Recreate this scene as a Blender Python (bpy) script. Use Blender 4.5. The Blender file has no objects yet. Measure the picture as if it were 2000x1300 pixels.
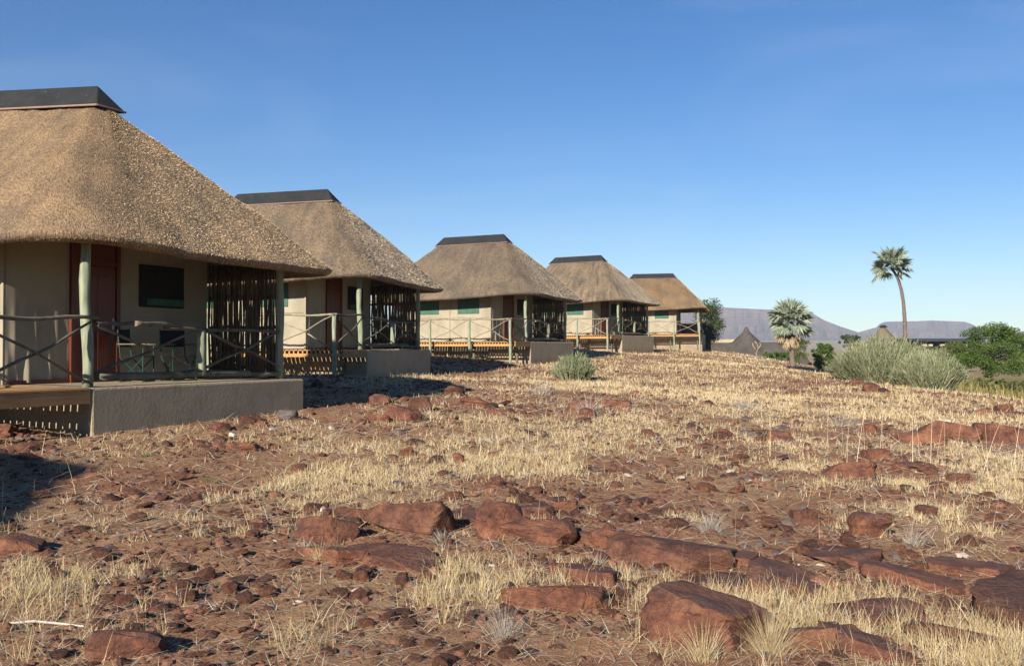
import bpy, bmesh, math, random
import numpy as np
from mathutils import Vector, Matrix, noise as mnoise

R = math.radians
rng = np.random.default_rng(7)
random.seed(7)
SC = bpy.context.scene
COL = SC.collection

# ------------------------------------------------------------------ camera
FOC = 1900.19          # focal length in pixels of the 2000 px wide photograph
HOR = 681.4
PITCH = math.atan((HOR - 650.0) / FOC)
cd = bpy.data.cameras.new('camera')
cam = bpy.data.objects.new('camera', cd); COL.objects.link(cam)
cd.sensor_width = 36.0; cd.lens = 36.0 * FOC / 2000.0
cd.clip_start = 0.1; cd.clip_end = 60000
cam.location = (0, 0, 0); cam.rotation_euler = (R(90) + PITCH, 0, 0)
SC.camera = cam

# ------------------------------------------------------------------ sun, sky, exposure
SUN_AZ = R(-114.5)      # direction towards the sun, measured from +X
SUN_EL = R(23.0)
sdir = Vector((math.cos(SUN_AZ) * math.cos(SUN_EL), math.sin(SUN_AZ) * math.cos(SUN_EL), math.sin(SUN_EL)))
sd = bpy.data.lights.new('sun', 'SUN'); sd.energy = 5.0; sd.angle = R(0.53); sd.color = (1.0, 0.90, 0.76)
sun = bpy.data.objects.new('sun', sd); COL.objects.link(sun)
sun.rotation_euler = sdir.to_track_quat('Z', 'Y').to_euler(); sun.location = sdir * 50
W = bpy.data.worlds.new('World'); SC.world = W; W.use_nodes = True
wn = W.node_tree; wn.nodes.clear()
sky = wn.nodes.new('ShaderNodeTexSky'); sky.sky_type = 'NISHITA'; sky.sun_disc = False
sky.sun_elevation = SUN_EL; sky.sun_rotation = math.atan2(sdir.x, sdir.y)
sky.altitude = 800; sky.air_density = 1.0; sky.dust_density = 0.0; sky.ozone_density = 3.5
tcw = wn.nodes.new('ShaderNodeTexCoord'); mpw = wn.nodes.new('ShaderNodeMapping'); mpw.inputs['Scale'].default_value = (1.2, 1.2, 5.0)
nzw = wn.nodes.new('ShaderNodeTexNoise'); nzw.inputs['Scale'].default_value = 2.2; nzw.inputs['Detail'].default_value = 7; nzw.inputs['Distortion'].default_value = .6
rpw = wn.nodes.new('ShaderNodeValToRGB'); rpw.color_ramp.elements[0].position = .48; rpw.color_ramp.elements[0].color = (0, 0, 0, 1); rpw.color_ramp.elements[1].position = .8; rpw.color_ramp.elements[1].color = (.12, .12, .12, 1)
cmw = wn.nodes.new('ShaderNodeMix'); cmw.data_type = 'RGBA'; cmw.inputs[7].default_value = (7.5, 8.6, 9.6, 1)     # faint high wisps
wn.links.new(tcw.outputs['Generated'], mpw.inputs[0]); wn.links.new(mpw.outputs[0], nzw.inputs['Vector']); wn.links.new(nzw.outputs['Fac'], rpw.inputs[0]); wn.links.new(rpw.outputs[0], cmw.inputs[0])
bg = wn.nodes.new('ShaderNodeBackground'); bg.inputs['Strength'].default_value = 0.05
wo = wn.nodes.new('ShaderNodeOutputWorld')
hs = wn.nodes.new('ShaderNodeHueSaturation'); hs.inputs['Saturation'].default_value = 1.30; hs.inputs['Hue'].default_value = .509; hs.inputs['Value'].default_value = 1.06
wn.links.new(sky.outputs[0], hs.inputs['Color']); wn.links.new(hs.outputs[0], cmw.inputs[6]); wn.links.new(cmw.outputs[2], bg.inputs[0]); wn.links.new(bg.outputs[0], wo.inputs[0])
vs = SC.view_settings
vs.view_transform = 'Standard'; vs.look = 'None'; vs.gamma = 1.0; vs.use_curve_mapping = False
vs.exposure = 1.08
SC.cycles.max_bounces = 6; SC.cycles.diffuse_bounces = 3; SC.cycles.volume_bounces = 1
SC.cycles.transparent_max_bounces = 6

# ------------------------------------------------------------------ tags and linking
def tag(o, label=None, cat=None, group=None, kind=None):
    if label: o['label'] = label
    if cat: o['category'] = cat
    if group: o['group'] = group
    if kind: o['kind'] = kind
    return o
def empty(name, loc=(0, 0, 0), rz=0.0, **k):
    o = bpy.data.objects.new(name, None); COL.objects.link(o)
    o.location = loc; o.rotation_euler = (0, 0, rz); o.empty_display_size = 0.2
    return tag(o, **k)
def link(name, me, mat=None, parent=None, loc=None, rot=None, scale=None, **k):
    o = bpy.data.objects.new(name, me); COL.objects.link(o)
    if parent is not None: o.parent = parent
    if loc is not None: o.location = loc
    if rot is not None: o.rotation_euler = rot
    if scale is not None: o.scale = scale
    if mat is not None and not len(me.materials): me.materials.append(mat)
    return tag(o, **k)

# ------------------------------------------------------------------ mesh helpers
def np_mesh(name, V, F, smooth=False):
    """V (n,3); F (m,k) faces of one size k, or a list of such arrays."""
    me = bpy.data.meshes.new(name)
    V = np.ascontiguousarray(V, dtype=np.float32)
    Fs = F if isinstance(F, list) else [F]
    Fs = [np.asarray(f, dtype=np.int32) for f in Fs if len(f)]
    nl = sum(f.size for f in Fs); nf = sum(len(f) for f in Fs)
    me.vertices.add(len(V)); me.vertices.foreach_set('co', V.ravel())
    me.loops.add(nl); me.loops.foreach_set('vertex_index', np.concatenate([f.ravel() for f in Fs]))
    me.polygons.add(nf)
    tot = np.concatenate([np.full(len(f), f.shape[1], dtype=np.int32) for f in Fs])
    st = np.concatenate([[0], np.cumsum(tot)[:-1]]).astype(np.int32)
    me.polygons.foreach_set('loop_start', st)
    try: me.polygons.foreach_set('loop_total', tot)
    except Exception: pass
    me.polygons.foreach_set('use_smooth', np.full(nf, bool(smooth)))
    me.update(calc_edges=True); me.validate()
    return me
class MB:
    """collects boxes, tubes and prisms for ONE mesh"""
    def __init__(s): s.v = []; s.f = []
    def add(s, V, F):
        b = len(s.v); s.v += [tuple(p) for p in V]; s.f += [tuple(i + b for i in f) for f in F]
    def box(s, x0, x1, y0, y1, z0, z1):
        s.add([(x0, y0, z0), (x1, y0, z0), (x1, y1, z0), (x0, y1, z0), (x0, y0, z1), (x1, y0, z1), (x1, y1, z1), (x0, y1, z1)],
              [(0, 3, 2, 1), (4, 5, 6, 7), (0, 1, 5, 4), (1, 2, 6, 5), (2, 3, 7, 6), (3, 0, 4, 7)])
    def tube(s, pts, rad, n=8, cap=True):
        pts = [Vector(p) for p in pts]
        rad = rad if isinstance(rad, (list, tuple)) else [rad] * len(pts)
        b = len(s.v); up = None
        for i, p in enumerate(pts):
            d = (pts[min(i + 1, len(pts) - 1)] - pts[max(i - 1, 0)]).normalized()
            if up is None: up = Vector((0, 0, 1)) if abs(d.z) < 0.9 else Vector((1, 0, 0))
            a = d.cross(up).normalized(); c = a.cross(d).normalized(); up = c
            for k in range(n):
                t = 2 * math.pi * k / n
                s.v.append(tuple(p + (a * math.cos(t) + c * math.sin(t)) * rad[i]))
        for i in range(len(pts) - 1):
            for k in range(n):
                k2 = (k + 1) % n
                s.f.append((b + i * n + k, b + i * n + k2, b + (i + 1) * n + k2, b + (i + 1) * n + k))
        if cap:
            s.f.append(tuple(b + k for k in range(n))[::-1]); s.f.append(tuple(b + (len(pts) - 1) * n + k for k in range(n)))
    def mesh(s, name, smooth=False, bevel=0.0, seg=1):
        bm = bmesh.new()
        vs_ = [bm.verts.new(p) for p in s.v]
        for f in s.f:
            try: bm.faces.new([vs_[i] for i in f])
            except ValueError: pass
        bmesh.ops.recalc_face_normals(bm, faces=bm.faces)
        if bevel: bmesh.ops.bevel(bm, geom=list(bm.edges), offset=bevel, segments=seg, affect='EDGES', profile=0.5)
        me = bpy.data.meshes.new(name); bm.to_mesh(me); bm.free()
        if smooth:
            me.polygons.foreach_set('use_smooth', [len(p.vertices) < 6 for p in me.polygons])
        return me
def log_mesh(name, p0, p1, r, wob=0.02, seg=7, n=8, taper=0.85, seed=0):
    rr = random.Random(seed); p0 = Vector(p0); p1 = Vector(p1)
    d = (p1 - p0); L = d.length; d.normalize()
    a = d.cross(Vector((0, 0, 1)) if abs(d.z) < 0.9 else Vector((1, 0, 0))).normalized(); c = a.cross(d)
    ph = [rr.uniform(0, 6.28) for _ in range(4)]
    pts = []; rad = []
    for i in range(seg + 1):
        t = i / seg; e = math.sin(math.pi * t)
        o = a * (math.sin(ph[0] + t * 5) * wob * e) + c * (math.sin(ph[1] + t * 7) * wob * e)
        pts.append(p0 + d * L * t + o)
        rad.append(r * (1 + (taper - 1) * t) * (1 + 0.07 * math.sin(ph[2] + t * 17) + rr.uniform(-.05, .05)))
    m = MB(); m.tube(pts, rad, n); return m.mesh(name, smooth=True)

# ------------------------------------------------------------------ value noise (numpy)
_perm = np.random.default_rng(3).random((256, 256))
def vnoise(x, y):
    xi = np.floor(x).astype(int); yi = np.floor(y).astype(int); xf = x - xi; yf = y - yi
    u = xf * xf * (3 - 2 * xf); v = yf * yf * (3 - 2 * yf)
    g = lambda i, j: _perm[i & 255, j & 255]
    return (g(xi, yi) * (1 - u) + g(xi + 1, yi) * u) * (1 - v) + (g(xi, yi + 1) * (1 - u) + g(xi + 1, yi + 1) * u) * v
def fbm(x, y, o=4):
    s = 0; a = .5; t = 0
    for k in range(o):
        s = s + a * vnoise(x * 2 ** k + 17.3 * k, y * 2 ** k + 9.1 * k); t += a; a *= .5
    return s / t
def sstep(a, b, x):
    t = np.clip((x - a) / (b - a), 0, 1); return t * t * (3 - 2 * t)

# ------------------------------------------------------------------ terrain height
CP = np.array([
 (0,0,-1.62),(-4,3,-1.60),(4,3,-1.66),(0,5,-1.61),(-3,8,-1.52),(3,8,-1.62),(-6,11,-1.42),(-6.3,14.7,-1.31),(-9.5,13,-1.15),(-4.1,19.2,-1.2),
 (-12,8,-1.3),(0,12,-1.54),(0,20,-1.3),(5,20,-1.55),(9,14,-1.8),(10,19,-1.9),(-4.46,29.95,-.89),(-2.9,34.75,-.93),(-5.13,28.2,-.80),(-10,22,-.95),
 (.88,45.75,-.71),(-.06,44.15,-.69),(-1.92,45.11,-.50),(7.03,62.2,-.28),(9.7,66.5,-.23),(5.97,60.65,-.15),(15.8,82,-.24),(13.8,82.5,-.11),(21,92,-.35),
 (1.9,30,-1.08),(1,38,-.85),(7,50,-.75),(14,66,-.60),(20.5,78,-.78),(17.5,52,-1.46),(18.3,40,-1.77),(17.9,34,-1.88),(5.2,33,-1.36),(9.5,36,-1.49),
 (27,76,-2.1),(24,58,-2.9),(26,45,-3.1),(25,34,-3.0),(34,90,-3.5),(42,60,-3.6),(48,120,-3.9),(28,112,-2.6),(22,24,-2.7),(16,12,-2.3),(35,30,-3.6),
 (-15,40,-.1),(-10,60,.3),(-8,90,.6),(5,112,.2),(-40,60,1.0),(-35,20,.2),(-25,0,-1.0),(0,-12,-1.8),(-12,-8,-1.5),(12,-10,-2.3),(60,20,-4),(-60,100,1.5),(60,90,-4.0),(0,150,-.5),(60,160,-4.2),(-60,-30,-1)], dtype=float)
_m = (CP[:, 1] > 27) & (np.abs(CP[:, 0]) < 60); CP[_m] *= 1.05
def _tps(r2): return np.where(r2 > 1e-9, 0.5 * r2 * np.log(r2 + 1e-12), 0)
_s = 0.02
def _tk(X, Y):
    d2 = ((X[..., None] - CP[:, 0]) ** 2 + (Y[..., None] - CP[:, 1]) ** 2) * _s * _s
    return _tps(d2)
_n = len(CP); _A = np.zeros((_n + 3, _n + 3)); _A[:_n, :_n] = _tk(CP[:, 0], CP[:, 1]) + np.eye(_n) * 2e-4
_A[:_n, _n] = 1; _A[:_n, _n + 1:] = CP[:, :2] * _s; _A[_n, :_n] = 1; _A[_n + 1:, :_n] = CP[:, :2].T * _s
_wt = np.linalg.solve(_A, np.concatenate([CP[:, 2], [0, 0, 0]]))
def ground_base(x, y):
    x = np.asarray(x, float); y = np.asarray(y, float); sh = x.shape; x = x.ravel(); y = y.ravel()
    r = np.hypot(x, y); h = np.empty_like(x)
    far = -4.3 + 34 * sstep(1700, 3700, r) + (fbm(x / 160, y / 160) - .5) * 1.2
    near = np.zeros_like(x); m = r < 190
    for i in range(0, int(m.sum()), 60000):
        idx = np.nonzero(m)[0][i:i + 60000]
        near[idx] = _tk(x[idx], y[idx]) @ _wt[:_n] + _wt[_n] + (x[idx] * _wt[_n + 1] + y[idx] * _wt[_n + 2]) * _s
    w = sstep(115, 180, r)
    h = near * (1 - w) + far * w
    return h.reshape(sh)
def ground_h(x, y):
    x = np.asarray(x, float); y = np.asarray(y, float)
    h = ground_base(x, y); r = np.hypot(x, y); k = 1 - sstep(60, 110, r)
    d = (fbm(x * .9 + 5, y * .9, 3) - .5) * .10 + (fbm(x * 4.1, y * 4.1 + 3, 3) - .5) * .045 * (1 - sstep(14, 30, r)) + (fbm(x * 15, y * 15, 2) - .5) * .022 * (1 - sstep(8, 14, r))
    return h + d * k
def G(px, py):
    """point of the ground seen at photograph pixel px, py"""
    c, s = math.cos(PITCH), math.sin(PITCH)
    a = (px - 1000) / FOC; b = -(py - 650) / FOC
    dx, dy, dz = a, c - b * s, s + b * c
    Y = np.geomspace(2.0, 3000, 4000); X = Y * dx / dy; Z = Y * dz / dy
    g = ground_base(X, Y); k = np.nonzero(Z <= g)[0]
    k = k[0] if len(k) else len(Y) - 1
    return float(X[k]), float(Y[k])
def GZ(x, y): return float(ground_h(np.array([x]), np.array([y]))[0])
def to_px(x, y, z):
    c, s = math.cos(PITCH), math.sin(PITCH); yc = y * c + z * s; zc = -y * s + z * c
    return 1000 + FOC * x / yc, 650 - FOC * zc / yc

# ------------------------------------------------------------------ materials
def mat_new(name):
    m = bpy.data.materials.new(name); m.use_nodes = True; nt = m.node_tree; nt.nodes.clear()
    out = nt.nodes.new('ShaderNodeOutputMaterial'); b = nt.nodes.new('ShaderNodeBsdfPrincipled')
    nt.links.new(b.outputs[0], out.inputs[0]); b.inputs['Specular IOR Level'].default_value = 0.25
    return m, nt, b
def nd(nt, t, **k):
    n = nt.nodes.new(t)
    for a, v in k.items(): setattr(n, a, v)
    return n
def ramp(nt, fac, stops):
    r = nd(nt, 'ShaderNodeValToRGB'); e = r.color_ramp.elements
    while len(e) > 1: e.remove(e[-1])
    e[0].position = stops[0][0]; e[0].color = (*stops[0][1], 1)
    for p, c in stops[1:]:
        q = e.new(p); q.color = (*c, 1)
    nt.links.new(fac, r.inputs[0]); return r.outputs[0]
def coords(nt, kind='Object', scale=(1, 1, 1)):
    tc = nd(nt, 'ShaderNodeTexCoord'); mp = nd(nt, 'ShaderNodeMapping'); mp.inputs['Scale'].default_value = scale
    nt.links.new(tc.outputs[kind], mp.inputs[0]); return mp.outputs[0]
def tnoise(nt, vec, scale, detail=4, rough=.6, dist=0):
    n = nd(nt, 'ShaderNodeTexNoise'); n.inputs['Scale'].default_value = scale; n.inputs['Detail'].default_value = detail
    n.inputs['Roughness'].default_value = rough; n.inputs['Distortion'].default_value = dist
    nt.links.new(vec, n.inputs['Vector']); return n.outputs['Fac']
def mix(nt, fac, a, b, mode='MIX'):
    m = nd(nt, 'ShaderNodeMix', data_type='RGBA', blend_type=mode)
    if isinstance(fac, (int, float)): m.inputs[0].default_value = fac
    else: nt.links.new(fac, m.inputs[0])
    for i, c in ((6, a), (7, b)):
        if isinstance(c, tuple): m.inputs[i].default_value = (*c, 1)
        else: nt.links.new(c, m.inputs[i])
    return m.outputs[2]
def math_(nt, op, a, b=0.0):
    m = nd(nt, 'ShaderNodeMath', operation=op)
    for i, c in ((0, a), (1, b)):
        if isinstance(c, (int, float)): m.inputs[i].default_value = c
        else: nt.links.new(c, m.inputs[i])
    return m.outputs[0]
def bump(nt, b, h, dist, strength=1.0):
    n = nd(nt, 'ShaderNodeBump'); n.inputs['Distance'].default_value = dist; n.inputs['Strength'].default_value = strength
    nt.links.new(h, n.inputs['Height']); nt.links.new(n.outputs[0], b.inputs['Normal']); return n
def simple(name, stops, scale=4, coord='Object', stretch=(1, 1, 1), rough=.85, bd=0.0, bscale=None, detail=5, spec=.2, rnd=0.0):
    m, nt, b = mat_new(name); v = coords(nt, coord, stretch)
    n = tnoise(nt, v, scale, detail); c = ramp(nt, n, stops)
    if rnd:
        oi = nd(nt, 'ShaderNodeObjectInfo'); f = math_(nt, 'MULTIPLY_ADD', oi.outputs['Random'], rnd * 2)
        nt.nodes[-1].inputs[2].default_value = 1 - rnd
        cmb = nd(nt, 'ShaderNodeCombineColor')
        for i in range(3): nt.links.new(f, cmb.inputs[i])
        c = mix(nt, 1.0, c, cmb.outputs[0], 'MULTIPLY')
    nt.links.new(c, b.inputs['Base Color']); b.inputs['Roughness'].default_value = rough
    b.inputs['Specular IOR Level'].default_value = spec
    if bd: bump(nt, b, tnoise(nt, v, bscale or scale * 3, 6, .65), bd)
    return m
def leafy(name, stops, scale=3, trans=.25, rough=.6, rnd=0):
    """foliage: two-sided, lets some light through"""
    m = simple(name, stops, scale, rough=rough, rnd=rnd); nt = m.node_tree
    b = next(n for n in nt.nodes if n.type == 'BSDF_PRINCIPLED'); out = next(n for n in nt.nodes if n.type == 'OUTPUT_MATERIAL')
    src = b.inputs['Base Color'].links[0].from_socket
    t = nd(nt, 'ShaderNodeBsdfTranslucent'); nt.links.new(src, t.inputs[0])
    mx = nd(nt, 'ShaderNodeMixShader'); mx.inputs[0].default_value = trans
    nt.links.new(b.outputs[0], mx.inputs[1]); nt.links.new(t.outputs[0], mx.inputs[2]); nt.links.new(mx.outputs[0], out.inputs[0])
    return m

M = {}
M['canvas'] = simple('canvas', [(.3, (0.2166, 0.193, 0.1412)), (.55, (0.2825, 0.2542, 0.193)), (.8, (0.3013, 0.2731, 0.2119))], 1.3, bd=.006, bscale=2.5)
M['stucco'] = simple('stucco', [(.25, (0.2146, 0.1789, 0.1234)), (.5, (0.2903, 0.2424, 0.1697)), (.8, (0.3282, 0.277, 0.1953))], 2.2, bd=.022, bscale=15)
M['green_canvas'] = simple('green_canvas', [(.3, (0.03488, 0.08928, 0.06479)), (.7, (0.05812, 0.1283, 0.09718))], 5, bd=.003)
M['greenwood'] = simple('treated_post', [(.25, (0.1062, 0.132, 0.08928)), (.45, (0.1912, 0.216, 0.1507)), (.6, (0.2549, 0.27, 0.1897)), (.8, (0.3257, 0.3, 0.2009))], 3, stretch=(6, 6, .7), bd=.006, bscale=9)
M['palewood'] = simple('weathered_pole', [(.25, (0.0992, 0.0806, 0.0558)), (.5, (0.2108, 0.186, 0.1302)), (.75, (0.31, 0.279, 0.2046))], 5, stretch=(1, 1, 1), bd=.004, rnd=.12)
M['darkwood'] = simple('grey_pole', [(.25, (0.054, 0.045, 0.033)), (.5, (0.12, 0.105, 0.078)), (.75, (0.18, 0.162, 0.12))], 5, bd=.004, rnd=.15)
M['cane'] = simple('brown_cane', [(.25, (0.045, 0.033, 0.0228)), (.5, (0.096, 0.075, 0.051)), (.8, (0.168, 0.135, 0.093))], 3, stretch=(8, 8, 1.5), bd=.002, rnd=.25)
M['deckwood'] = simple('pine_deck', [(.2, (0.264, 0.1254, 0.0462)), (.5, (0.3828, 0.2112, 0.0858)), (.8, (0.4356, 0.2772, 0.1386))], 2.2, stretch=(9, .8, 9), bd=.003, rnd=.12)
M['beamwood'] = simple('pine_beam', [(.2, (0.1815, 0.099, 0.044)), (.5, (0.275, 0.165, 0.077)), (.8, (0.33, 0.22, 0.121))], 2.0, stretch=(1, .9, 12), bd=.002)
M['door'] = simple('door_stain', [(.2, (0.0682, 0.01238, 0.00495)), (.6, (0.1125, 0.02337, 0.00825)), (.85, (0.1432, 0.03575, 0.01375))], 2, stretch=(6, 6, .6), rough=.45, spec=.5)
M['orange'] = simple('orange_trim', [(.3, (0.2352, 0.0896, 0.028)), (.7, (0.3136, 0.14, 0.0504))], 2, stretch=(3.36, 3.36, 0.336))
M['metal'] = simple('brushed_metal', [(.3, (0.35, 0.35, 0.35)), (.7, (0.42, 0.42, 0.42))], 5, rough=.3)
M['chairgreen'] = simple('green_tube', [(.3, (0.0081, 0.0351, 0.027)), (.7, (0.0135, 0.0459, 0.0351))], 5, rough=.4)
M['black'] = simple('black_fabric', [(.3, (.012, .012, .013)), (.7, (.022, .021, .02))], 8)
M['mortar'] = simple('mortar', [(.3, (0.2016, 0.1326, 0.108)), (.7, (0.264, 0.1836, 0.1512))], 6)
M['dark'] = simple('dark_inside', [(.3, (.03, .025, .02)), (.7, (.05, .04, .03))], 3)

def add_splash(m):
    nt = m.node_tree; b = next(n for n in nt.nodes if n.type == 'BSDF_PRINCIPLED'); src = b.inputs['Base Color'].links[0].from_socket
    v = coords(nt); sep = nd(nt, 'ShaderNodeSeparateXYZ'); nt.links.new(v, sep.inputs[0])
    h = math_(nt, 'ADD', sep.outputs[2], math_(nt, 'MULTIPLY', tnoise(nt, v, 5, 6, .7), .35))
    f = ramp(nt, math_(nt, 'ADD', h, 1.0), [(.10, (.35, .35, .35)), (.42, (.10, .10, .10)), (.55, (0, 0, 0))])
    nt.links.new(mix(nt, f, src, (.13, .065, .042)), b.inputs['Base Color'])
add_splash(M['stucco'])
def m_cap():
    m, nt, b = mat_new('ridge_cement'); v = coords(nt)
    c = ramp(nt, tnoise(nt, v, 3, 5), [(.3, (.012, .013, .015)), (.6, (.019, .021, .023)), (.8, (.03, .032, .033))])
    s = tnoise(nt, coords(nt, 'Object', (3, 3, 1)), 9, 3, .5, 1.5)
    f = ramp(nt, s, [(.0, (0, 0, 0)), (.70, (0, 0, 0)), (.73, (1, 1, 1))])
    nt.links.new(mix(nt, f, c, (.16, .16, .15)), b.inputs['Base Color']); b.inputs['Roughness'].default_value = .8
    bump(nt, b, tnoise(nt, v, 14, 4), .004); return m
M['cap'] = m_cap()
def m_thatch():
    m, nt, b = mat_new('thatch')
    uv = nd(nt, 'ShaderNodeUVMap'); oi = nd(nt, 'ShaderNodeObjectInfo')
    mp = nd(nt, 'ShaderNodeMapping'); mp.inputs['Scale'].default_value = (1, .16, 1); nt.links.new(uv.outputs[0], mp.inputs[0])
    mp2 = nd(nt, 'ShaderNodeMapping'); mp2.inputs['Scale'].default_value = (1, .35, 1); nt.links.new(uv.outputs[0], mp2.inputs[0])
    ofs = nd(nt, 'ShaderNodeCombineXYZ'); nt.links.new(math_(nt, 'MULTIPLY', oi.outputs['Random'], 40.0), ofs.inputs[0]); nt.links.new(ofs.outputs[0], mp.inputs['Location'])
    streak = tnoise(nt, mp.outputs[0], 3.4, 5, .75); fine = tnoise(nt, mp2.outputs[0], 34, 3, .7)
    patch = tnoise(nt, uv.outputs[0], .8, 3)
    base = ramp(nt, fine, [(.2, (.16, .13, .11)), (.45, (.38, .34, .30)), (.7, (.70, .64, .56))])  # base tone kept dark to stand for shade deep between the reeds
    str_ = mix(nt, oi.outputs['Alpha'], (1.0, 1.0, 1.0), ramp(nt, streak, [(.34, (.42, .41, .42)), (.5, (.95, .94, .92)), (.66, (1.3, 1.27, 1.2))]))
    pt = ramp(nt, patch, [(.3, (.66, .67, .72)), (.65, (1.16, 1.08, .97))])
    c = mix(nt, 1, base, str_, 'MULTIPLY'); c = mix(nt, 1, c, pt, 'MULTIPLY'); c = mix(nt, 1, c, oi.outputs['Color'], 'MULTIPLY')
    nt.links.new(c, b.inputs['Base Color']); b.inputs['Roughness'].default_value = .95; b.inputs['Specular IOR Level'].default_value = .1
    bump(nt, b, fine, .03, 1.0); return m
M['thatch'] = m_thatch()
def m_stub():
    m, nt, b = mat_new('thatch_straw'); oi = nd(nt, 'ShaderNodeObjectInfo'); gi = nd(nt, 'ShaderNodeNewGeometry')
    c = ramp(nt, gi.outputs['Random Per Island'], [(0, (.55, .50, .44)), (.5, (1.15, 1.08, .98)), (1, (2.0, 1.9, 1.68))])
    v = coords(nt, 'Object', (.8, .8, .35)); off = nd(nt, 'ShaderNodeVectorMath', operation='ADD'); nt.links.new(v, off.inputs[0]); nt.links.new(oi.outputs['Random'], off.inputs[1])
    c = mix(nt, 1, c, ramp(nt, tnoise(nt, off.outputs[0], 1.6, 6, .7), [(.32, (.62, .63, .68)), (.5, (.95, .94, .93)), (.68, (1.22, 1.16, 1.04))]), 'MULTIPLY')
    nt.links.new(mix(nt, 1, c, oi.outputs['Color'], 'MULTIPLY'), b.inputs['Base Color']); b.inputs['Roughness'].default_value = .9; return m
M['stub'] = m_stub()
def m_ground():
    m, nt, b = mat_new('red_soil'); v = coords(nt)
    n1 = tnoise(nt, v, .55, 6, .6); n2 = tnoise(nt, v, 9, 6, .7); n3 = tnoise(nt, v, 45, 4, .7)
    red = ramp(nt, n2, [(.25, (.095, .041, .024)), (.45, (.190, .088, .051)), (.6, (.26, .132, .080)), (.8, (.35, .215, .14))])
    tan = ramp(nt, n3, [(.25, (.19, .12, .065)), (.5, (.32, .225, .125)), (.75, (.45, .345, .21))])
    soil = mix(nt, ramp(nt, n1, [(.42, (.0, .0, .0)), (.68, (.55, .55, .55))]), red, tan)
    at = nd(nt, 'ShaderNodeAttribute'); at.attribute_name = 'cover'
    sp = nd(nt, 'ShaderNodeSeparateColor'); nt.links.new(at.outputs['Color'], sp.inputs[0])
    soil = mix(nt, math_(nt, 'MULTIPLY', sp.outputs[0], .85), soil, tan)          # straw covered
    green = ramp(nt, tnoise(nt, v, .35, 6, .7), [(.3, (.075, .085, .022)), (.5, (.15, .16, .05)), (.7, (.30, .27, .11))])
    soil = mix(nt, sp.outputs[1], soil, green)
    farc = ramp(nt, tnoise(nt, v, .012, 6, .6), [(.3, (.20, .14, .08)), (.5, (.29, .22, .12)), (.7, (.19, .14, .09))])
    soil = mix(nt, sp.outputs[2], soil, farc)
    nt.links.new(soil, b.inputs['Base Color']); b.inputs['Roughness'].default_value = .95; b.inputs['Specular IOR Level'].default_value = .1
    bp = math_(nt, 'ADD', math_(nt, 'MULTIPLY', n2, .7), math_(nt, 'MULTIPLY', n3, .35))
    bump(nt, b, bp, .05, .9); return m
M['ground'] = m_ground()
def m_rock(name='red_rock', tint=1.0, grey=.5):
    m, nt, b = mat_new(name); v = coords(nt, 'Object'); oi = nd(nt, 'ShaderNodeObjectInfo'); ge = nd(nt, 'ShaderNodeNewGeometry')
    off = nd(nt, 'ShaderNodeVectorMath', operation='ADD'); nt.links.new(v, off.inputs[0]); nt.links.new(oi.outputs['Location'], off.inputs[1])
    v = off.outputs[0]
    n1 = tnoise(nt, v, 4.5, 6, .65, .4); n2 = tnoise(nt, v, 28, 6, .7)
    base = ramp(nt, n1, [(.25, (.040, .021, .018)), (.40, (.080, .037, .028)), (.50, (.125, .056, .038)), (.62, (.165, .082, .050)), (.72, (.20, .115, .072)), (.85, (.105, .070, .060))])
    sep = nd(nt, 'ShaderNodeSeparateXYZ'); nt.links.new(ge.outputs['Normal'], sep.inputs[0])
    # the weathered skin (desert varnish) sits on patches of the upper faces
    top = math_(nt, 'MULTIPLY', ramp(nt, sep.outputs[2], [(.45, (0, 0, 0)), (.85, (1, 1, 1))]), ramp(nt, tnoise(nt, v, 2.2, 4, .6), [(.42, (0, 0, 0)), (.6, (1, 1, 1))]))
    c = mix(nt, math_(nt, 'MULTIPLY', top, grey), base, (.085, .058, .056))
    n3 = tnoise(nt, v, 95, 4, .7); dk = ramp(nt, math_(nt, 'ADD', math_(nt, 'MULTIPLY', n2, .65), math_(nt, 'MULTIPLY', n3, .35)), [(.32, (.45, .43, .43)), (.5, (1, 1, 1)), (.66, (1.35, 1.28, 1.2))])
    c = mix(nt, 1, c, dk, 'MULTIPLY')
    rr = ramp(nt, oi.outputs['Random'], [(0, (.62, .62, .66)), (.3, (.95, .9, .88)), (.7, (1.1, 1.0, .92)), (.93, (1.25, 1.15, 1.0)), (1, (.62, .72, .8))])
    c = mix(nt, 1, c, rr, 'MULTIPLY')
    nt.links.new(c, b.inputs['Base Color']); b.inputs['Roughness'].default_value = .8; b.inputs['Specular IOR Level'].default_value = .25
    crack = nd(nt, 'ShaderNodeTexVoronoi', feature='DISTANCE_TO_EDGE'); crack.inputs['Scale'].default_value = 2.1
    mp = nd(nt, 'ShaderNodeMapping'); mp.inputs['Scale'].default_value = (1, 1, 2.2); wv = nd(nt, 'ShaderNodeVectorMath', operation='MULTIPLY_ADD'); nz_ = nd(nt, 'ShaderNodeTexNoise'); nz_.inputs['Scale'].default_value = 3; nt.links.new(v, nz_.inputs['Vector']); nt.links.new(nz_.outputs['Color'], wv.inputs[0]); wv.inputs[1].default_value = (.18, .18, .18); nt.links.new(v, wv.inputs[2]); nt.links.new(wv.outputs[0], mp.inputs[0]); nt.links.new(mp.outputs[0], crack.inputs['Vector'])
    ck = ramp(nt, crack.outputs['Distance'], [(0, (0, 0, 0)), (.02, (1, 1, 1))])
    h = math_(nt, 'ADD', math_(nt, 'MULTIPLY', n1, .8), math_(nt, 'ADD', math_(nt, 'ADD', math_(nt, 'MULTIPLY', n2, .45), math_(nt, 'MULTIPLY', n3, .12)), math_(nt, 'MULTIPLY', ck, .12)))
    bump(nt, b, h, .045, 1.0); return m
M['rock'] = m_rock()
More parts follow.
